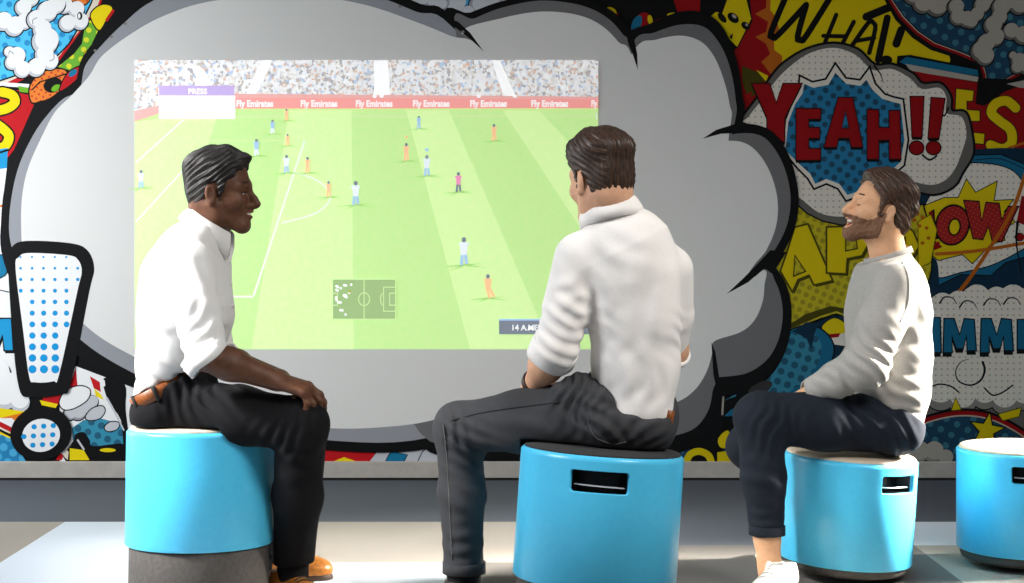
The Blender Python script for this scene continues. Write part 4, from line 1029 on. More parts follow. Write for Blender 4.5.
def hair(h, name, m_, parent, top, front, side_z, thick, seed, flow, back_z=-.06, side_thick=None, amp=.0016, extra=None):
    """hair as a thick cap over the skull, cut at the hairline. top = thickness on top, thick = at the sides"""
    st_ = hair_ridges(880, amp * .62, seed); lu = lumps(amp * 1.1, 60, seed)
    def g(Q):
        x, y, z = Q.T
        w = np.clip((z - .03) / .06, 0, 1); w = w * w * (3 - 2 * w)
        t = thick * np.clip((z - back_z + .004) / .055, .12, 1) + (top - thick) * w
        d = h.base(Q) - t
        if extra is not None: d = smin(d, extra(Q), .012)
        # hairline: forehead -> temple -> sideburn -> round the ear -> nape
        fx = np.interp(z, [-.06, -.035, -.02, .02, .045, .075, .1, .14], [.002, .016, .020, .024, front - .018, front, front + .012, front + .04])
        m1 = x - fx - .003 * np.sin(z * 160 + y * 90)
        lowz = np.interp(x, [-.12, -.06, -.042, -.034, -.018, .004, .012, .03], [back_z, back_z, -.045, -.02, .020, .018, -.035, -.035])
        m2 = lowz - z
        d = smax(smax(d, m1 * .9, .010), m2 * .8, .012)
        near = np.abs(d) < .03
        if near.any():
            q = Q[near]; d = d.copy(); d[near] -= st_(q) + lu(q)
        return d
    v, f = h.box((-.17, -.125, -.12), (.17, .125, .21), .0018, g)
    return mesh_obj(name, v, f, m_, parent)

def face_bits(h, parent, brow, lip, mouth, eyes=True):
    lash = -.0072 if mouth == 'laugh' else -.0005
    for s_ in (1, -1):
        if eyes:
            e = sphere(h.out((.0665, .031 * s_, -.001)), .0127 * h.sc, 'eye', EYW, parent)
            sphere(h.out((.0738, .0325 * s_, -.0015)), .0068 * h.sc, 'iris', EYD, e, (.7, 1, 1), h.R)
        tube([h.out(p) for p in ((.0815, .0185 * s_, lash), (.0808, .026 * s_, lash - .0008), (.0785, .035 * s_, lash - .0008), (.0738, .0445 * s_, lash - .0022))], .0015 * h.sc, 'eyelash', brow, parent, 6)
        tube([h.out(p) for p in ((.0865, .012 * s_, .0235), (.083, .026 * s_, .0285), (.0745, .041 * s_, .0275), (.064, .0515 * s_, .020))], .0052 * h.sc, 'eyebrow', brow, parent, 8, .0022)
    if mouth == 'laugh':
        sphere(h.out((.066, 0, -.073)), .02, 'mouth', MOU, parent, (.8, 1.0, .55), h.R)
        b = []
        for k in range(-4, 5): b.append(h.out((.0905 - .0009 * k * k, .0048 * k, -.0645)))
        tube(b, .0042, 'teeth', TOO, parent, 8)
        sphere(h.out((.074, 0, -.081)), .013, 'tongue', TNG, parent, (1, 1, .4), h.R)
    elif mouth == 'smile':
        b = []
        for k in range(-4, 5): b.append(h.out((.0905 - .0009 * k * k, .0048 * k, -.0655)))
        tube(b, .0046, 'teeth', TOO, parent, 8)
    if mouth == 'laugh':
        up = ((.074, .026, -.060), (.088, .015, -.0575), (.098, 0, -.0565), (.088, -.015, -.0575), (.074, -.026, -.060)); lo = ((.073, .025, -.067), (.084, .014, -.0815), (.0915, 0, -.0875), (.084, -.014, -.0815), (.073, -.025, -.067))
    elif mouth == 'smile':
        up = ((.074, .028, -.059), (.087, .016, -.0585), (.0965, 0, -.0575), (.087, -.016, -.0585), (.074, -.028, -.059)); lo = ((.073, .027, -.063), (.085, .015, -.0705), (.0945, 0, -.073), (.085, -.015, -.0705), (.073, -.027, -.063))
    else: return
    tube(catmull([h.out(p) for p in up], 4, False), .0042, 'lip', lip, parent, 8); tube(catmull([h.out(p) for p in lo], 4, False), .0046, 'lip', lip, parent, 8)

def person(label, body, origin, skin_m):
    v, f = join(*body)
    o = mesh_obj('person', v, f, skin_m, origin=origin)
    return tag(o, label, 'person', None)

def collar_strip(path, ups, th, m_, name, parent):
    """folded collar: path = points along the neck line, ups = matching lower edge of the fallen leaf"""
    P = [np.asarray(p, float) for p in path]; U = [np.asarray(p, float) for p in ups]; v = []; f = []; N = len(P); c = sum(P) / N
    for i in range(N):
        o = P[i] - c; o[2] = 0; o = unit(o)
        out = P[i] + o * .004; rim = P[i] + (0, 0, .004); leaf = U[i] + o * .003; inn = P[i] - o * .006 - np.array((0, 0, .03)); leaf_in = U[i] - o * .005
        v += [inn, P[i] - o * .003, rim, out, (out * .5 + leaf * .5) + o * .004, leaf, leaf_in]
    q = 7
    for i in range(N - 1):
        for k in range(q): f.append((i * q + k, i * q + (k + 1) % q, (i + 1) * q + (k + 1) % q, (i + 1) * q + k))
    f.append(tuple(range(q))); f.append(tuple(reversed(range((N - 1) * q, N * q))))
    return mesh_obj(name, v, f, m_, parent)

def on_surface(f, p, dirn, n_=60, step=.004):
    p = np.asarray(p, float); dirn = unit(dirn)
    for k in range(n_):
        d = float(f(p[None])[0])
        if d < .0004: break
        p = p + dirn * max(d * .8, .0005)
    return p
def make_shoe(heel, toe, parent, upper_m, sole_m, lace_m, name='shoe', roll=(0, 0, 1), laces=4, width=.048, seed=3):
    pr, fr, L = shoe(heel, toe, width, up=roll); heel = np.asarray(heel, float); d, s_, up = fr
    top = union(pr, .035)
    body = cut(cut(top, heel + up * .016, -up), heel + d * .055 + up * .092, up + d * -.12)
    hole = el(heel + d * .062 + up * .105, (.042, .028, .04), fr)
    g = lambda P, bc=None, br=0: smax(body(P, bc, br), -hole.f(P), .006)
    lo, hi = bounds(pr, .02)
    o = solid(name, g, lo, hi, .003, upper_m, parent)
    flat = union([el(heel + d * .048, (.058, .041, .05), fr), el(heel + d * .13, (.10, .043, .05), fr), el(heel + d * (L - .08), (.09, width + .006, .05), fr)], .03)
    sl = cut(cut(flat, heel + up * .021, up, .003), heel, -up, .003)
    solid('sole', sl, lo - .02, hi + .02, .003, sole_m, o)
    for k in range(laces):
        q = []
        for j in range(-3, 4):
            c = heel + d * (.105 + .022 * k + .002 * j * (1 if k % 2 else -1)) + s_ * (.0075 * j) + up * .14
            q.append(on_surface(g, c, -up, 80) + up * .0012)
        tube(q, .0028, 'lace', lace_m, o, 6)
    return o

# ============ the man at the left, in profile, rolled white sleeves, tan belt
d0 = 4.38
px = lambda x, y, d=d0: W(x, y, d)
sc1 = d0 / F
side = unit((.12, 1, 0))
hd = Head(px(221, 191, 4.38), rotm(-2, -3, 0), 'smile', .93)
def st(x, y, fb, lat, d=d0): return (px(x, y, d), (lat, fb * sc1))
torso_pts = [st(166, 402, 27, .150), st(178, 350, 34, .145), st(183, 308, 38, .155), st(186, 278, 37, .165), st(194, 252, 28, .150), st(203, 232, 17, .075)]
neck = [rc(px(205, 236), hd.out((-.028, 0, -.06)), .058, .056), rc(px(205, 240), px(196, 250), .062, .085)]
sh_n, sh_f = px(190, 266, 4.205), px(196, 262, 4.56)
elb_n, wr_n = px(204, 355, 4.13), px(277, 381, 4.20)
elb_f, wr_f = px(213, 357, 4.60), px(280, 379, 4.34)
arm = [rc(sh_n, elb_n, .05, .042), rc(elb_n, elb_n + (wr_n - elb_n) * .35, .041, .040), rc(elb_n + (wr_n - elb_n) * .35, wr_n, .040, .027),
       rc(sh_f, elb_f, .05, .042), rc(elb_f, elb_f + (wr_f - elb_f) * .35, .041, .040), rc(elb_f + (wr_f - elb_f) * .35, wr_f, .040, .027)]
hip_n, hip_f = px(176, 407, 4.295), px(180, 405, 4.47)
kn_n, kn_f = px(302, 425, 4.23), px(303, 423, 4.55)
an_n, an_f = px(293, 564, 4.44), px(264, 552, 4.76)
legs = chain([(hip_n, .075), (kn_n, .055), (an_n, .038)]) + chain([(hip_f, .075), (kn_f, .055), (an_f, .038)])
torso = echain(torso_pts, side, 2.2)
butt = el(px(172, 405), (.085, .155, .068))
bodyf = union(torso + neck + arm + legs + [butt], .03)
hand_n = hand_prims(wr_n, px(300, 387, 4.20) - wr_n, (.30, -.25, .9), 1, ((28, 25, 15), (38, 30, 20), (48, 35, 25), (52, 40, 25)), 6, (34, 14))
hand_f = hand_prims(wr_f, px(305, 386, 4.27) - wr_f, (.35, .3, .88), -1, ((30, 30, 20), (36, 34, 20), (42, 34, 20), (46, 34, 20)), 5, (40, 18))
armhand = union(arm, .03)
def hands_fn(hands, fore): 
    hf = union(hands, .009); ff = union(fore, .03)
    return lambda P, bc=None, br=0: smin(hf(P, bc, br), ff(P, bc, br), .018)
headf = both([hd.field(), union(neck[:1], .02)], .03)
lo, hi = bounds(torso + legs + [butt] + arm, .02)
B = [polygonise(off_stool(shell_of(cut(bodyf, px(205, 232), (-.1, 0, 1)), -.004), 0, .006), lo, hi, .007)]
lo, hi = hd.c - .17, hd.c + .17; lo = lo - (0, 0, .03)
B.append(polygonise(headf, lo, hi, .0024))
lo, hi = bounds(hand_n + hand_f, .015); lo = np.minimum(lo, wr_n - .2)
fore = [arm[1], arm[2], arm[4], arm[5]]
lo, hi = bounds(hand_n + hand_f + fore, .015)
B.append(polygonise(hands_fn(hand_n + hand_f, fore), lo, hi, .0026))
PA = person('black-haired man in profile at the left, white shirt, tan belt, black trousers, hand on knee', B, (px(200, 429)[0], d0, 0), SK1)
hair(hd, 'hair', HR1, PA, .024, .068, -.03, .0085, 11, (-.9, 0, .2), -.062, amp=.0021,
     extra=lambda Q: union([rc((.060, .03, .100), (.060, -.03, .100), .020, .020), rc((.078, .022, .094), (.078, -.022, .094), .014, .014), rc((.02, .035, .118), (.02, -.035, .118), .016, .016)], .02)(Q))
face_bits(hd, PA, BROW1, LIP1, 'smile')
# shirt
wp, wn = px(165, 388), unit(V3(-.44, 0, .9))
shirt_t = echain([st(166, 396, 25, .165), st(180, 352, 37, .162), st(186, 312, 42, .172), st(187, 280, 39, .180), st(195, 253, 30, .165), st(204, 232, 20, .085)], side, 2.3)
sl_dir = unit(elb_n - sh_n)
cuffp = elb_n + (wr_n - elb_n) * .07 + V3(0, 0, -.01); cuffn = unit(.75 * unit(wr_n - elb_n) + .65 * sl_dir)
sleeve_n = [rc(sh_n, sh_n + (elb_n - sh_n) * .5, .069, .062), prim_cut(rc(sh_n + (elb_n - sh_n) * .5, elb_n + (wr_n - elb_n) * .04, .062, .059), (cuffp, cuffn))]
cuffp2 = elb_f + (wr_f - elb_f) * .1; cuffn2 = unit(unit(wr_f - elb_f) + .6 * unit(elb_f - sh_f))
sleeve_f = [rc(sh_f, sh_f + (elb_f - sh_f) * .5, .066, .060), prim_cut(rc(sh_f + (elb_f - sh_f) * .5, elb_f + (wr_f - elb_f) * .06, .060, .056), (cuffp2, cuffn2))]
collar_c = px(208, 229); coll_n = unit(V3(.46, 0, .89))
sf = both([cut(union(shirt_t, .028), wp + wn * .014, -wn, .006), union(sleeve_n + sleeve_f, .01)], .028)
sf = cut(sf, collar_c + coll_n * .012, coll_n, .004)
fd = folds([(elb_n + V3(-.02, -.04, .05), .085, sl_dir + V3(.5, 0, .2), .036, .008), (sh_n + V3(.02, -.04, -.08), .09, (.9, 0, .5), .05, .005), (px(170, 372, 4.25), .09, (.35, 0, 1), .042, .007), (px(215, 335, 4.28), .09, (.7, 0, 1), .045, .006),
            (px(150, 340, 4.3), .10, (.9, 0, .5), .07, .005), (px(160, 290, 4.3), .10, (.8, 0, -.5), .08, .004), (px(205, 262, 4.25), .07, (.6, 0, .8), .05, .004), (px(150, 390, 4.35), .06, (.5, 0, 1), .03, .004)])
sd = displaced(sf, fd, lumps(.0022, 28, 2))
lo, hi = bounds(shirt_t + sleeve_n + sleeve_f, .02)
SH = solid('shirt', sd, lo, hi, .0045, SHW, PA)
for k, (c, n_, r_) in enumerate(((cuffp, cuffn, .060), (cuffp2, cuffn2, .057))):
    for j in range(2): ring_band(c - n_ * (.012 + .016 * j), n_, r_ + .003 - .002 * j, r_ + .001 - .002 * j, (0, 1, 0), .034, .005, SHW, 'rolled_cuff', SH, wob=lambda a: .003 * math.sin(3 * a + j))
# collar leaf round the neck, open at the throat
pa = []; pu = []
for k in range(25):
    a = R_(22 + (360 - 44) * k / 24); c_, s__ = math.cos(a), math.sin(a)
    fwd = unit(V3(1, 0, 0) - coll_n * coll_n[0]); lat = np.cross(coll_n, fwd)
    r = .067; w = abs(k - 12) / 12
    p = collar_c + fwd * r * c_ * 1.05 + lat * r * s__ + coll_n * (.018 + .016 * (1 - w)) ; pa.append(p)
    pu.append(p + fwd * (.016 * c_ + .012 * w ** 3) + lat * .016 * s__ - coll_n * (.040 + .028 * w ** 4))
collar_strip(pa, pu, .003, SHW, 'collar', SH)
for k in range(3):
    p = px(229 + 2.5 * k, 262 + 22 * k, 4.40); sphere(p, .006, 'button', BTN, SH, (.5, 1, 1))
# trousers, belt
thigh_n = [rc(hip_n, hip_n + (kn_n - hip_n) * .5, .084, .080), rc(hip_n + (kn_n - hip_n) * .5, kn_n, .080, .070), rc(kn_n, kn_n + (an_n - kn_n) * .5, .070, .066), prim_cut(rc(kn_n + (an_n - kn_n) * .5, an_n, .066, .060), (an_n + V3(0, 0, .004), (.05, 0, -1)))]
thigh_f = [rc(hip_f, hip_f + (kn_f - hip_f) * .5, .082, .076), rc(hip_f + (kn_f - hip_f) * .5, kn_f, .076, .068), rc(kn_f, kn_f + (an_f - kn_f) * .5, .068, .062), prim_cut(rc(kn_f + (an_f - kn_f) * .5, an_f, .062, .058), (an_f, (0, 0, -1)))]
hipb = [el(px(170, 407), (.088, .168, .066)), ec(px(168, 410), px(182, 372), (.168, .085), (.160, .088), side, 2.4)]
tf = union(thigh_n + thigh_f + hipb, .03)
tf = cut(tf, wp + wn * .004, wn, .004)
fd = folds([(px(285, 432, 4.15), .075, (1, 0, -.5), .034, .007), (px(215, 392, 4.2), .09, (1, 0, .9), .036, .007), (px(190, 400, 4.22), .08, (1, 0, .6), .032, .005), (px(296, 500, 4.15), .10, (.35, 0, 1), .06, .005), (px(294, 550, 4.15), .07, (.5, 0, 1), .045, .005), (px(285, 465, 4.15), .08, (.6, 0, 1), .045, .005)])
lo, hi = bounds(thigh_n + thigh_f + hipb, .02)
TR = solid('trousers', off_stool(displaced(tf, fd, lumps(.0015, 25, 5)), 0), lo, hi, .005, TRB, PA)
bc = px(168, 387) - wn * .012
ring_band(wp + V3(.014, 0, .002), wn, .172, .100, side, .036, .004, LEA, 'belt', PA)
for a_ in (-60, -100, -140): 
    p = wp + V3(.014, 0, .002); s_ = unit(side - wn * (side @ wn)); t_ = np.cross(wn, s_)
    q = p - s_ * .177 * math.cos(R_(a_ + 90)) + t_ * .105 * math.sin(R_(a_ + 90)); tube([q + wn * .022, q - wn * .022], .006, 'belt_loop', BUC, TR, 6)
# socks and shoes
for an, tz in ((an_n, 0), (an_f, 0)):
    s = union([rc(an + V3(0, 0, .04), an + V3(.0, 0, -.06), .047, .044)], .01); solid('sock', s, an - .13, an + .11, .005, SOCK, PA)
hn = V3(an_n[0] - .062, 4.51, 0); make_shoe(hn, hn + V3(.17, -.22, 0), PA, SHO1, SOL1, LAC1)
hf_ = V3(an_f[0] - .06, 4.78, 0); make_shoe(hf_, hf_ + V3(.262, -.02, 0), PA, SHO1, SOL1, LAC1)

# ============ the man in the middle, seen from behind
d0 = 3.88; sc1 = d0 / F
px = lambda x, y, d=d0: W(x, y, d)
latd = unit(V3(1, .10, -.10))
hd = Head(px(600.5, 177.5, 3.87), rotm(122, -6, 3), 'closed', .91)
def st(x, y, lat, fb, d=d0): return (px(x, y, d), (lat * sc1, fb))
torso_pts = [st(632, 408, 38, .085, 3.90), st(634, 360, 37, .085, 3.90), st(634, 312, 42, .095, 3.89), st(631, 272, 46, .10, 3.88), st(624, 243, 42, .085, 3.87), st(611, 218, 22, .05, 3.87)]
torso = echain(torso_pts, latd, 2.2)
neck = [rc(px(609, 219, 3.87), hd.out((-.028, 0, -.06)), .058, .055), rc(px(610, 222), px(618, 240), .062, .08)]
sh_l, sh_r = px(581, 258, 3.85), px(669, 270, 3.92)
elb_l, wr_l = px(555, 350, 3.84), px(534, 386, 3.99)
elb_r, wr_r = px(672, 350, 4.02), px(600, 379, 4.14)
arm = [rc(sh_l, elb_l, .05, .042), rc(elb_l, elb_l + (wr_l - elb_l) * .4, .042, .040), rc(elb_l + (wr_l - elb_l) * .4, wr_l, .040, .029), rc(sh_r, elb_r, .05, .042), rc(elb_r, elb_r + (wr_r - elb_r) * .4, .042, .040), rc(elb_r + (wr_r - elb_r) * .4, wr_r, .04, .028)]
hip_l, hip_r = px(590, 414, 3.88), px(645, 417, 3.93)
kn_l, kn_r = px(460, 428, 4.06), px(640, 428, 4.36)
an_l, an_r = px(464, 574, 4.05), px(640, 560, 4.38)
legs = chain([(hip_l, .075), (kn_l, .054), (an_l, .038)]) + chain([(hip_r, .075), (kn_r, .054), (an_r, .038)])
butt = el(px(624, 420, 3.90), (.13, .11, .07))
bodyf = union(torso + neck + arm + legs + [butt], .03)
hand_l = hand_prims(wr_l, V3(.035, .085, -.02), (-.35, .2, .9), 1, (28, 35, 20), 4, (40, 15))
hand_r = hand_prims(wr_r, V3(-.09, -.005, -.012), (0, .1, 1), 1, ((12, 18, 12), (14, 18, 12), (16, 18, 12), (16, 18, 12)), 6, (35, 15))
fore = [arm[1], arm[2], arm[4], arm[5]]
lo, hi = bounds(torso + legs + [butt] + arm, .02)
B = [polygonise(off_stool(shell_of(cut(bodyf, px(611, 216), (-.1, 0, 1)), -.004), 1, .006), lo, hi, .007)]
B.append(polygonise(both([hd.field(), union(neck[:1], .02)], .03), hd.c - (.17, .17, .2), hd.c + .17, .0024))
lo, hi = bounds(hand_l + hand_r + fore, .015)
B.append(polygonise(hands_fn(hand_l + hand_r, fore), lo, hi, .003))
PB_ = person('man seen from behind in the middle, short brown hair, white shirt, charcoal jeans', B, (px(602, 450)[0], d0, 0), SK2)
hair(hd, 'hair', HR2, PB_, .024, .066, -.03, .0065, 23, (-.7, .2, -.5), -.088, amp=.0017,
     extra=lambda Q: union([rc((.055, .03, .100), (.055, -.03, .100), .022, .022), rc((.0, .035, .112), (.0, -.035, .112), .02, .02), rc((-.05, .03, .094), (-.05, -.03, .094), .024, .024), rc((.075, .030, .090), (.075, -.02, .092), .016, .016)], .03)(Q))
face_bits(hd, PB_, BROW3, LIP3, 'closed')
# shirt
e1 = unit(V3(.964, 0, -.22)); e2 = unit(V3(0, -.90, -.38)); wn = np.cross(e2, e1); wn = unit(wn if wn[2] > 0 else -wn); wp = px(628, 398, 3.89)
shirt_t = echain([st(635, 404, 38, .116, 3.90), st(635, 362, 42, .118, 3.90), st(634, 314, 45, .12, 3.89), st(630, 274, 48, .115, 3.88), st(624, 247, 45, .098, 3.87), st(611, 221, 22, .064, 3.87)], latd, 2.3)
sd_l = unit(elb_l - sh_l)
cuffp = elb_l + (wr_l - elb_l) * .16; cuffn = unit(.8 * unit(wr_l - elb_l) + .5 * sd_l)
sleeve_l = [rc(sh_l, sh_l + (elb_l - sh_l) * .55, .064, .059), prim_cut(rc(sh_l + (elb_l - sh_l) * .55, elb_l, .059, .056), (cuffp, cuffn)), prim_cut(rc(elb_l, elb_l + (wr_l - elb_l) * .4, .055, .054), (cuffp, cuffn))]
cuffp2 = elb_r + (wr_r - elb_r) * .15; cuffn2 = unit(unit(wr_r - elb_r) + .4 * unit(elb_r - sh_r))
sleeve_r = [rc(sh_r, sh_r + (elb_r - sh_r) * .55, .062, .058), prim_cut(rc(sh_r + (elb_r - sh_r) * .55, elb_r + (wr_r - elb_r) * .1, .058, .056), (cuffp2, cuffn2))]
collar_c = px(611, 213, 3.87); coll_n = unit(px(603, 180) - px(611, 222))
hemf = lambda P: -((P - wp) @ wn + .012 + .022 * np.cos((P[:, 0] - wp[0] - .02) * 20))
sf0 = union(shirt_t, .026); sf1_ = lambda P, bc=None, br=0: smax(sf0(P, bc, br), hemf(P), .006)
sf = cut(both([sf1_, union(sleeve_l + sleeve_r, .01)], .026), collar_c + coll_n * .008, coll_n, .004)
fd = folds([(elb_l + V3(.02, -.05, .03), .085, (.7, 0, .9), .036, .008), (px(572, 320, 3.78), .075, (.8, 0, 1), .045, .006), (px(563, 290, 3.78), .08, (.9, 0, -.7), .05, .004), (px(600, 275, 3.76), .09, (.9, 0, .55), .07, .005), (px(660, 300, 3.76), .10, (.8, 0, -.6), .08, .005), (px(625, 250, 3.77), .08, (.25, 0, 1), .06, .0035),
            (px(612, 380, 3.77), .08, (.9, 0, .5), .05, .006), (px(655, 385, 3.77), .08, (.9, 0, -.35), .05, .006), (px(645, 340, 3.77), .10, (1, 0, .35), .075, .004), (px(605, 340, 3.77), .09, (1, 0, -.2), .06, .004), (px(683, 330, 3.85), .06, (.4, 0, 1), .035, .006)])
lo, hi = bounds(shirt_t + sleeve_l + sleeve_r, .03)
fdm = fd; fd = lambda P: fdm(P) * .6
SH = solid('shirt', displaced(sf, fd, lumps(.0022, 26, 9)), lo, hi, .0045, SHW2, PB_)
for c, n_, r_ in ((cuffp, cuffn, .055), (cuffp2, cuffn2, .056)):
    for j in range(2): ring_band(c - n_ * (.010 + .018 * j), n_, r_ + .004 - .002 * j, r_ + .002 - .002 * j, (0, 1, 0), .038, .005, SHW2, 'rolled_cuff', SH, wob=lambda a: .003 * math.sin(3 * a + j))
pa = []; pu = []; fw = hd.R[:, 0] * .5 + V3(0, .5, 0); fwd = unit(fw - coll_n * (fw @ coll_n)); lat = np.cross(coll_n, fwd)
for k in range(25):
    a = R_(22 + (360 - 44) * k / 24); c_, s__ = math.cos(a), math.sin(a); w = abs(k - 12) / 12
    p = collar_c + fwd * .066 * c_ * 1.05 + lat * .066 * s__ + coll_n * (.022 + .010 * (1 - w)); pa.append(p)
    pu.append(p + fwd * (.014 * c_ + .012 * w ** 3) + lat * .014 * s__ - coll_n * (.044 + .028 * w ** 4))
collar_strip(pa, pu, .003, SHW2, 'collar', SH)
# jeans
thigh_l = [rc(hip_l, hip_l + (kn_l - hip_l) * .5, .085, .078), rc(hip_l + (kn_l - hip_l) * .5, kn_l, .078, .066), rc(kn_l, kn_l + (an_l - kn_l) * .45, .064, .058), prim_cut(rc(kn_l + (an_l - kn_l) * .45, an_l, .058, .050), (an_l + V3(0, 0, .002), (.04, 0, -1)))]
thigh_r = [rc(hip_r, hip_r + (kn_r - hip_r) * .5, .085, .076), rc(hip_r + (kn_r - hip_r) * .5, kn_r, .076, .066), rc(kn_r, kn_r + (an_r - kn_r) * .45, .064, .058), prim_cut(rc(kn_r + (an_r - kn_r) * .45, an_r, .058, .050), (an_r, (0, 0, -1)))]
hipb = [el(px(622, 421, 3.90), (.125, .112, .066)), el(px(606, 424, 3.83), (.07, .07, .055)), el(px(642, 426, 3.84), (.07, .07, .052)), ec(px(626, 420, 3.90), px(630, 385, 3.90), (.120, .108), (.114, .108), latd, 2.3)]
bunch = union([rc(px(598, 404, 3.84), px(580, 388, 3.86), .055, .036), rc(px(580, 388, 3.86), px(566, 396, 3.86), .036, .04)], .02)
tf = both([cut(union(thigh_l + thigh_r + hipb, .03), wp + wn * .012, wn, .004), bunch], .02)
fd = folds([(px(575, 395, 3.80), .075, (1, 0, -.45), .028, .009), (px(470, 445, 3.98), .075, (.4, 0, 1), .032, .007), (px(455, 430, 3.98), .06, (1, 0, .6), .03, .005), (px(600, 425, 3.78), .07, (.8, 0, .8), .034, .006), (px(462, 550, 3.98), .08, (.2, 0, 1), .042, .005), (px(462, 500, 3.98), .10, (.5, 0, 1), .055, .004), (px(640, 432, 3.78), .07, (.8, 0, -.7), .036, .005), (px(530, 420, 3.85), .12, (.5, 0, 1), .06, .003)])
lo, hi = bounds(thigh_l + thigh_r + hipb, .02)
TR = solid('jeans', off_stool(displaced(tf, fd, lumps(.0015, 25, 15)), 1), lo, hi, .005, JNS, PB_)
ring_band(wp + V3(.002, 0, 0) - wn * .010, wn, .120, .114, e1, .036, .004, LEB, 'belt', PB_)
# side seam, turned hem, pocket edge and the leather patch
tfd = displaced(tf, fd, lumps(.002, 25, 15))
def seam(pts, r, name, m_, parent, f, off=.001):
    out = []
    for a in catmull([V3(*p, 0)[:2] for p in pts], 5, False): 
        o = W(a[0], a[1], 3.4); dv = unit(W(a[0], a[1], 4) - o); out.append(on_surface(f, o, dv, 90) - dv * off)
    return tube(out, r, name, m_, parent, 5)
seam([(443, 425), (446, 450), (448, 480), (450, 520), (452, 560)], .0013, 'seam', THR, TR, tfd)
seam([(450, 421), (480, 413), (520, 407), (560, 402)], .0014, 'seam', mat('stitching_dark', srgb(30, 30, 32), .8), TR, tfd)
seam([(588, 418), (594, 436), (612, 444), (626, 442)], .0022, 'pocket_edge', mat('denim_edge', srgb(70, 70, 74), .8), TR, tfd)
ring_band(an_l + V3(0, 0, .018), (0, 0, 1), .053, .053, (1, 0, 0), .030, .004, JNS, 'turned_hem', TR); ring_band(an_r + V3(0, 0, .018), (0, 0, 1), .053, .053, (1, 0, 0), .030, .004, JNS, 'turned_hem', TR)
pc = on_surface(tfd, W(670, 417, 3.4), unit(W(670, 417, 4) - W(670, 417, 3.4)), 90)
bm = bmesh.new(); box_bm(bm, (-.011, -.002, -.016), (.011, .002, .016)); bmesh.ops.bevel(bm, geom=bm.edges[:], offset=.001, segments=1); bmesh.ops.transform(bm, matrix=Matrix.Translation(Vector(pc)) @ Matrix.Rotation(R_(35), 4, 'Z') @ Matrix.Rotation(R_(12), 4, 'Y'), verts=bm.verts)
tag(bm_obj('leather_patch', bm, LEA, TR), 'brown leather patch')
for an in (an_l, an_r): s = union([rc(an + V3(0, 0, .03), an + V3(0, 0, -.07), .046, .043)], .01); solid('sock', s, an - .14, an + .1, .005, SOCK, PB_)
hl = V3(an_l[0] - .012, 3.985, .078); make_shoe(hl, hl + V3(.02, .26, -.072), PB_, SHO2, SOL2, LAC1, roll=(0, .267, .964))
hr = V3(an_r[0], 4.33, 0); make_shoe(hr, hr + V3(.02, .27, 0), PB_, SHO2, SOL2, LAC1)
ring_band(wr_l - (wr_l - elb_l) * .10, wr_l - elb_l, .034, .032, (1, 0, 0), .014, .004, SHO2, 'wrist_strap', PB_)

# ============ the laughing man at the right
d0 = 4.78; sc1 = d0 / F
px = lambda x, y, d=d0: W(x, y, d)
side = unit((-.06, 1, 0))
hd = Head(px(878.5, 209, 4.78), rotm(187, 15, 0), 'laugh', .91)
def st(x, y, fb, lat, d=d0): return (px(x, y, d), (lat, fb * sc1))
torso_pts = [st(889, 424, 26, .14), st(892, 390, 32, .138), st(892, 350, 33, .145), st(892, 312, 34, .155), st(891, 286, 30, .150), st(890, 262, 19, .075)]
torso = echain(torso_pts, side, 2.2)
neck = [rc(px(890, 262), hd.out((-.03, 0, -.06)), .057, .056), rc(px(890, 264), px(893, 276), .06, .08)]
sh_n, sh_f = px(895, 286, 4.62), px(890, 284, 4.94)
elb_n, wr_n = px(866, 366, 4.56), px(813, 391.5, 4.66)
elb_f, wr_f = px(860, 362, 5.0), px(812, 392, 4.86)
arm = [rc(sh_n, elb_n, .05, .042), rc(elb_n, elb_n + (wr_n - elb_n) * .4, .042, .04), rc(elb_n + (wr_n - elb_n) * .4, wr_n, .04, .028), rc(sh_f, elb_f, .05, .042), rc(elb_f, elb_f + (wr_f - elb_f) * .4, .042, .04), rc(elb_f + (wr_f - elb_f) * .4, wr_f, .04, .028)]
hip_n, hip_f = px(890, 424, 4.70), px(888, 424, 4.88)
kn_n, kn_f = px(760, 418, 4.62), px(748, 446, 5.00)
an_n, an_f = px(767, 538, 4.60), px(818, 540, 5.06)
ft_n = px(770, 572, 4.60); ft_f = px(819, 552, 5.06)
legs = chain([(hip_n, .075), (kn_n, .054), (kn_n + (an_n - kn_n) * .4, .052), (an_n, .037), (ft_n, .036)]) + chain([(hip_f, .075), (kn_f, .054), (an_f, .037), (ft_f, .036)])
butt = el(px(890, 426), (.085, .15, .06))
bodyf = union(torso + neck + arm + legs + [butt], .03)
hand_n = hand_prims(wr_n, px(797, 400, 4.70) - wr_n, (-.2, -.5, .8), -1, (25, 30, 20), 4, (40, 15))
hand_f = hand_prims(wr_f, px(797, 400, 4.80) - wr_f, (-.2, .5, .8), 1, (25, 30, 20), 4, (40, 15))
fore = [arm[1], arm[2], arm[4], arm[5]]
lo, hi = bounds(torso + legs + [butt] + arm, .02)
B = [polygonise(off_stool(shell_of(cut(bodyf, px(890, 258), (.1, 0, 1)), -.004), 2, .006), lo, hi, .007)]
B.append(polygonise(both([hd.field(), union(neck[:1], .02)], .03), hd.c - (.17, .17, .2), hd.c + .17, .0024))
lo, hi = bounds(hand_n + hand_f + fore, .015)
B.append(polygonise(hands_fn(hand_n + hand_f, fore), lo, hi, .003))
ank = union(legs[2:4] , .02); lo, hi = bounds(legs[2:4], .01)
B.append(polygonise(ank, (lo[0], lo[1], .03), (hi[0], hi[1], .32), .003))
PC_ = person('laughing bearded man at the right in light grey sweater, navy jeans and white sneakers', B, (px(850, 455)[0], d0, 0), SK3)
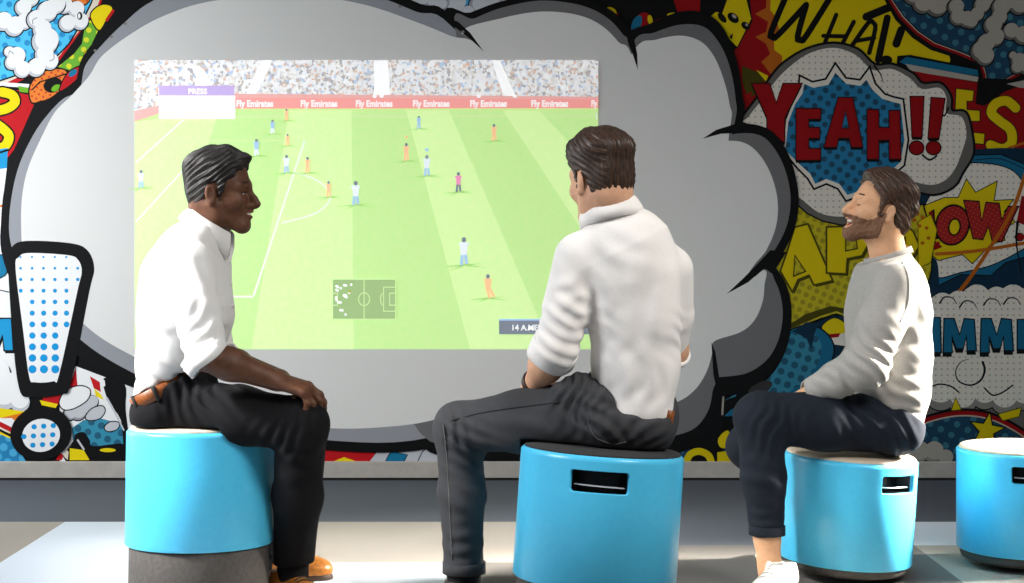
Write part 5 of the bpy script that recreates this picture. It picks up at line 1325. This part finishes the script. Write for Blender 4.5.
hair(hd, 'hair', HR3, PC_, .029, .058, -.03, .014, 37, (-.85, 0, -.45), -.075, amp=.0019,
     extra=lambda Q: union([rc((.035, .035, .105), (.035, -.035, .105), .020, .020), rc((-.04, .03, .105), (-.04, -.03, .105), .026, .026), rc((-.10, .03, .03), (-.10, -.03, .03), .026, .026), rc((-.093, .03, -.03), (-.093, -.03, -.03), .022, .022), rc((-.078, .03, -.065), (-.078, -.03, -.065), .018, .018)], .03)(Q))
face_bits(hd, PC_, BROW3, LIP3, 'laugh')
# beard and moustache
lu = strands(260, .0011, 5, (.4, 0, -.9))
mo = el((.093, 0, -.0735), (.031, .028, .019))
def beard(Q):
    x, y, z = Q.T
    d = hd.local(Q) - .0042
    line = np.interp(x, [-.05, .0, .02, .045, .07, .085, .12], [-.01, -.012, -.035, -.052, -.050, -.046, -.046]) - z
    d = smax(d, -line * 1.0 - 0, .006); d = smax(d, -(x + .002), .006)
    d = smax(d, -(z + .138 + (x - .07) * -.22), .008)
    d = smax(d, -mo.f(Q), .004)
    near = np.abs(d) < .02; d = d.copy(); d[near] -= lu(Q[near])
    return d
v, f = hd.box((-.06, -.09, -.16), (.14, .09, .02), .0022, beard)
mesh_obj('beard', v, f, BRD, PC_)
# sweater
wp = px(891, 409); wn = unit(V3(.56, 0, .83))
shirt_t = echain([st(888, 422, 30, .160), st(889, 388, 36, .160), st(889, 350, 38, .163), st(888, 312, 38, .17), st(888, 285, 33, .163), st(888, 261, 21, .082)], side, 2.3)
sd_n = unit(elb_n - sh_n)
slv = lambda a, b, c, r: [rc(a, a + (b - a) * .5, r[0], r[1]), rc(a + (b - a) * .5, b, r[1], r[2]), rc(b, b + (c - b) * .5, r[2], r[3]), prim_cut(rc(b + (c - b) * .5, c, r[3], r[4]), (c - unit(c - b) * .004, unit(c - b)))]
sleeve_n = slv(sh_n, elb_n, wr_n, (.070, .068, .066, .052, .041)); sleeve_f = slv(sh_f, elb_f, wr_f, (.066, .062, .06, .05, .041))
collar_c = px(889, 258); coll_n = unit(V3(-.28, 0, .96))
sf1 = union(shirt_t, .028); hem = lambda P: -((P - wp) @ wn + .018 + .012 * np.sin(P[:, 1] * 24 + P[:, 0] * 18)); sf2 = lambda P, bc=None, br=0: smax(sf1(P, bc, br), hem(P), .006)
sf = cut(both([sf2, union(sleeve_n + sleeve_f, .02)], .028), collar_c + coll_n * .004, coll_n, .004)
fd = folds([(elb_n + V3(.0, -.05, .03), .085, sd_n + V3(-.6, 0, .3), .038, .009), (px(838, 378, 4.6), .07, (.7, 0, .7), .030, .006), (px(880, 372, 4.62), .08, (.5, 0, 1), .044, .006), (px(905, 395, 4.62), .08, (.45, 0, 1), .046, .004), (px(905, 350, 4.62), .09, (.7, 0, 1), .07, .003), (px(910, 310, 4.62), .08, (.8, 0, .6), .06, .004), (px(862, 320, 4.56), .08, (.9, 0, .4), .06, .004), (px(852, 300, 4.7), .06, (1, 0, .2), .03, .004), (px(905, 420, 4.64), .05, (.4, 0, 1), .03, .005)])
lo, hi = bounds(shirt_t + sleeve_n + sleeve_f, .03)
sdf = displaced(sf, fd, lumps(.0022, 26, 19))
SW_ = solid('sweater', sdf, lo, hi, .0048, SWE, PC_)
ring_band(collar_c + coll_n * .008, coll_n, .066, .072, (0, 1, 0), .020, .004, SWE, 'neckband', SW_)
ring_band(wr_n - unit(wr_n - elb_n) * .012, wr_n - elb_n, .041, .041, (0, 1, 0), .03, .003, SWE, 'cuff', SW_); ring_band(wr_f - unit(wr_f - elb_f) * .012, wr_f - elb_f, .041, .041, (0, 1, 0), .03, .003, SWE, 'cuff', SW_)
def seam3(pts, r, name, m_, parent, f):
    out = []
    for a in catmull([V3(*p, 0)[:2] for p in pts], 5, False):
        o = W(a[0], a[1], 4.1); dv = unit(W(a[0], a[1], 5) - o); out.append(on_surface(f, o, dv, 120) - dv * .0005)
    return tube(out, r, name, m_, parent, 5)
seam3([(902, 262), (908, 276), (909, 292), (907, 306), (900, 322)], .0016, 'seam', THG, SW_, sdf)
# jeans
thigh_n = [rc(hip_n, hip_n + (kn_n - hip_n) * .5, .088, .086), rc(hip_n + (kn_n - hip_n) * .5, kn_n, .086, .076), rc(kn_n, kn_n + (an_n - kn_n) * .5, .072, .062), prim_cut(rc(kn_n + (an_n - kn_n) * .5, an_n, .062, .049), (an_n + V3(0, 0, .010), (.05, 0, -1)))]
thigh_f = [rc(hip_f, hip_f + (kn_f - hip_f) * .5, .086, .078), rc(hip_f + (kn_f - hip_f) * .5, kn_f, .078, .066), rc(kn_f, kn_f + (an_f - kn_f) * .5, .064, .058), prim_cut(rc(kn_f + (an_f - kn_f) * .5, an_f, .058, .05), (an_f, (0, 0, -1)))]
hipb = [el(px(889, 425), (.092, .165, .068)), ec(px(889, 426), px(893, 395), (.162, .085), (.155, .085), side, 2.4)]
tf = cut(union(thigh_n + thigh_f + hipb, .03), wp + wn * .015, wn, .004)
fd = folds([(px(775, 430, 4.55), .075, (.9, 0, -.6), .036, .007), (px(870, 410, 4.6), .085, (1, 0, .8), .036, .007), (px(895, 435, 4.6), .07, (.7, 0, .8), .034, .005), (px(763, 480, 4.55), .09, (.4, 0, 1), .055, .004), (px(766, 522, 4.55), .06, (.2, 0, 1), .034, .004), (px(820, 425, 4.55), .10, (1, 0, -.3), .08, .003)])
lo, hi = bounds(thigh_n + thigh_f + hipb, .02)
TR = solid('jeans', off_stool(displaced(tf, fd, lumps(.0015, 25, 25)), 2), lo, hi, .005, JNB, PC_)
ring_band(an_n + V3(0, 0, .024), (.0, 0, 1), .051, .051, (1, 0, 0), .028, .003, JNB, 'turned_hem', TR)
hn = V3(ft_n[0] + .055, 4.62, 0); make_shoe(hn, hn + V3(-.125, -.245, 0), PC_, SHO3, SOL3, LAC3, 'sneaker', laces=5)
hf_ = V3(ft_f[0] + .06, 5.08, 0); make_shoe(hf_, hf_ + V3(-.255, 0, 0), PC_, SHO3, SOL3, LAC3, 'sneaker', laces=5)
# ------------------------------------------------------------------ daylight through the windows at both sides, added front fills, and the camera
def area(name, loc, target, sx, sy, power, col, spread=180):
    l = bpy.data.lights.new(name, 'AREA'); l.shape = 'RECTANGLE'; l.size = sx; l.size_y = sy; l.energy = power; l.color = col; l.spread = R_(spread)
    o = bpy.data.objects.new(name, l); COL.objects.link(o); o.location = loc
    o.rotation_euler = (Vector(target) - Vector(loc)).to_track_quat('-Z', 'Y').to_euler(); return o
wd = bpy.data.worlds.new('daylight'); scene.world = wd; wd.use_nodes = True
bg = wd.node_tree.nodes['Background']; bg.inputs[0].default_value = (.9, .95, 1, 1); bg.inputs[1].default_value = .15
area('window_light_left', (-2.75, 5.5, 1.35), (-.9, 6.3, 1.0), 1.3, 2.0, 42, (.93, .97, 1))
area('fill_front_left', (-3.0, 2.9, 2.5), (0, 4.2, .6), 1.4, 1.4, 22, (.97, .98, 1), 80)  # added fill for the men from the front left, no opening built
area('fill_front_right', (2.2, 1.9, 3.3), (.35, 3.9, .9), 1.2, 1.2, 14, (1, .96, .9), 60)  # added fill for the middle man's back, set high to miss the wall
area('sun_through_left_window', (-3.6, 3.9, 2.5), (-.6, 4.75, .3), 1.6, 1.3, 17, (1, .97, .92), 14)
area('sun_through_right_window', (4.2, 5.35, 2.3), (1.25, 4.78, .5), .7, .7, 34, (1, .93, .82), 12)

cam = bpy.data.cameras.new('camera'); cam.sensor_width = 36; cam.sensor_fit = 'HORIZONTAL'; cam.lens = F / 1024 * 36
cam.shift_y = -(291.5 - HZ) / 1024
co = bpy.data.objects.new('camera', cam); COL.objects.link(co); co.location = (0, 0, CAMZ); co.rotation_euler = (R_(90), 0, 0)
scene.camera = co
vs = scene.view_settings; vs.view_transform = 'Standard'; vs.look = 'None'; vs.gamma = 1; vs.exposure = 0; vs.use_curve_mapping = False
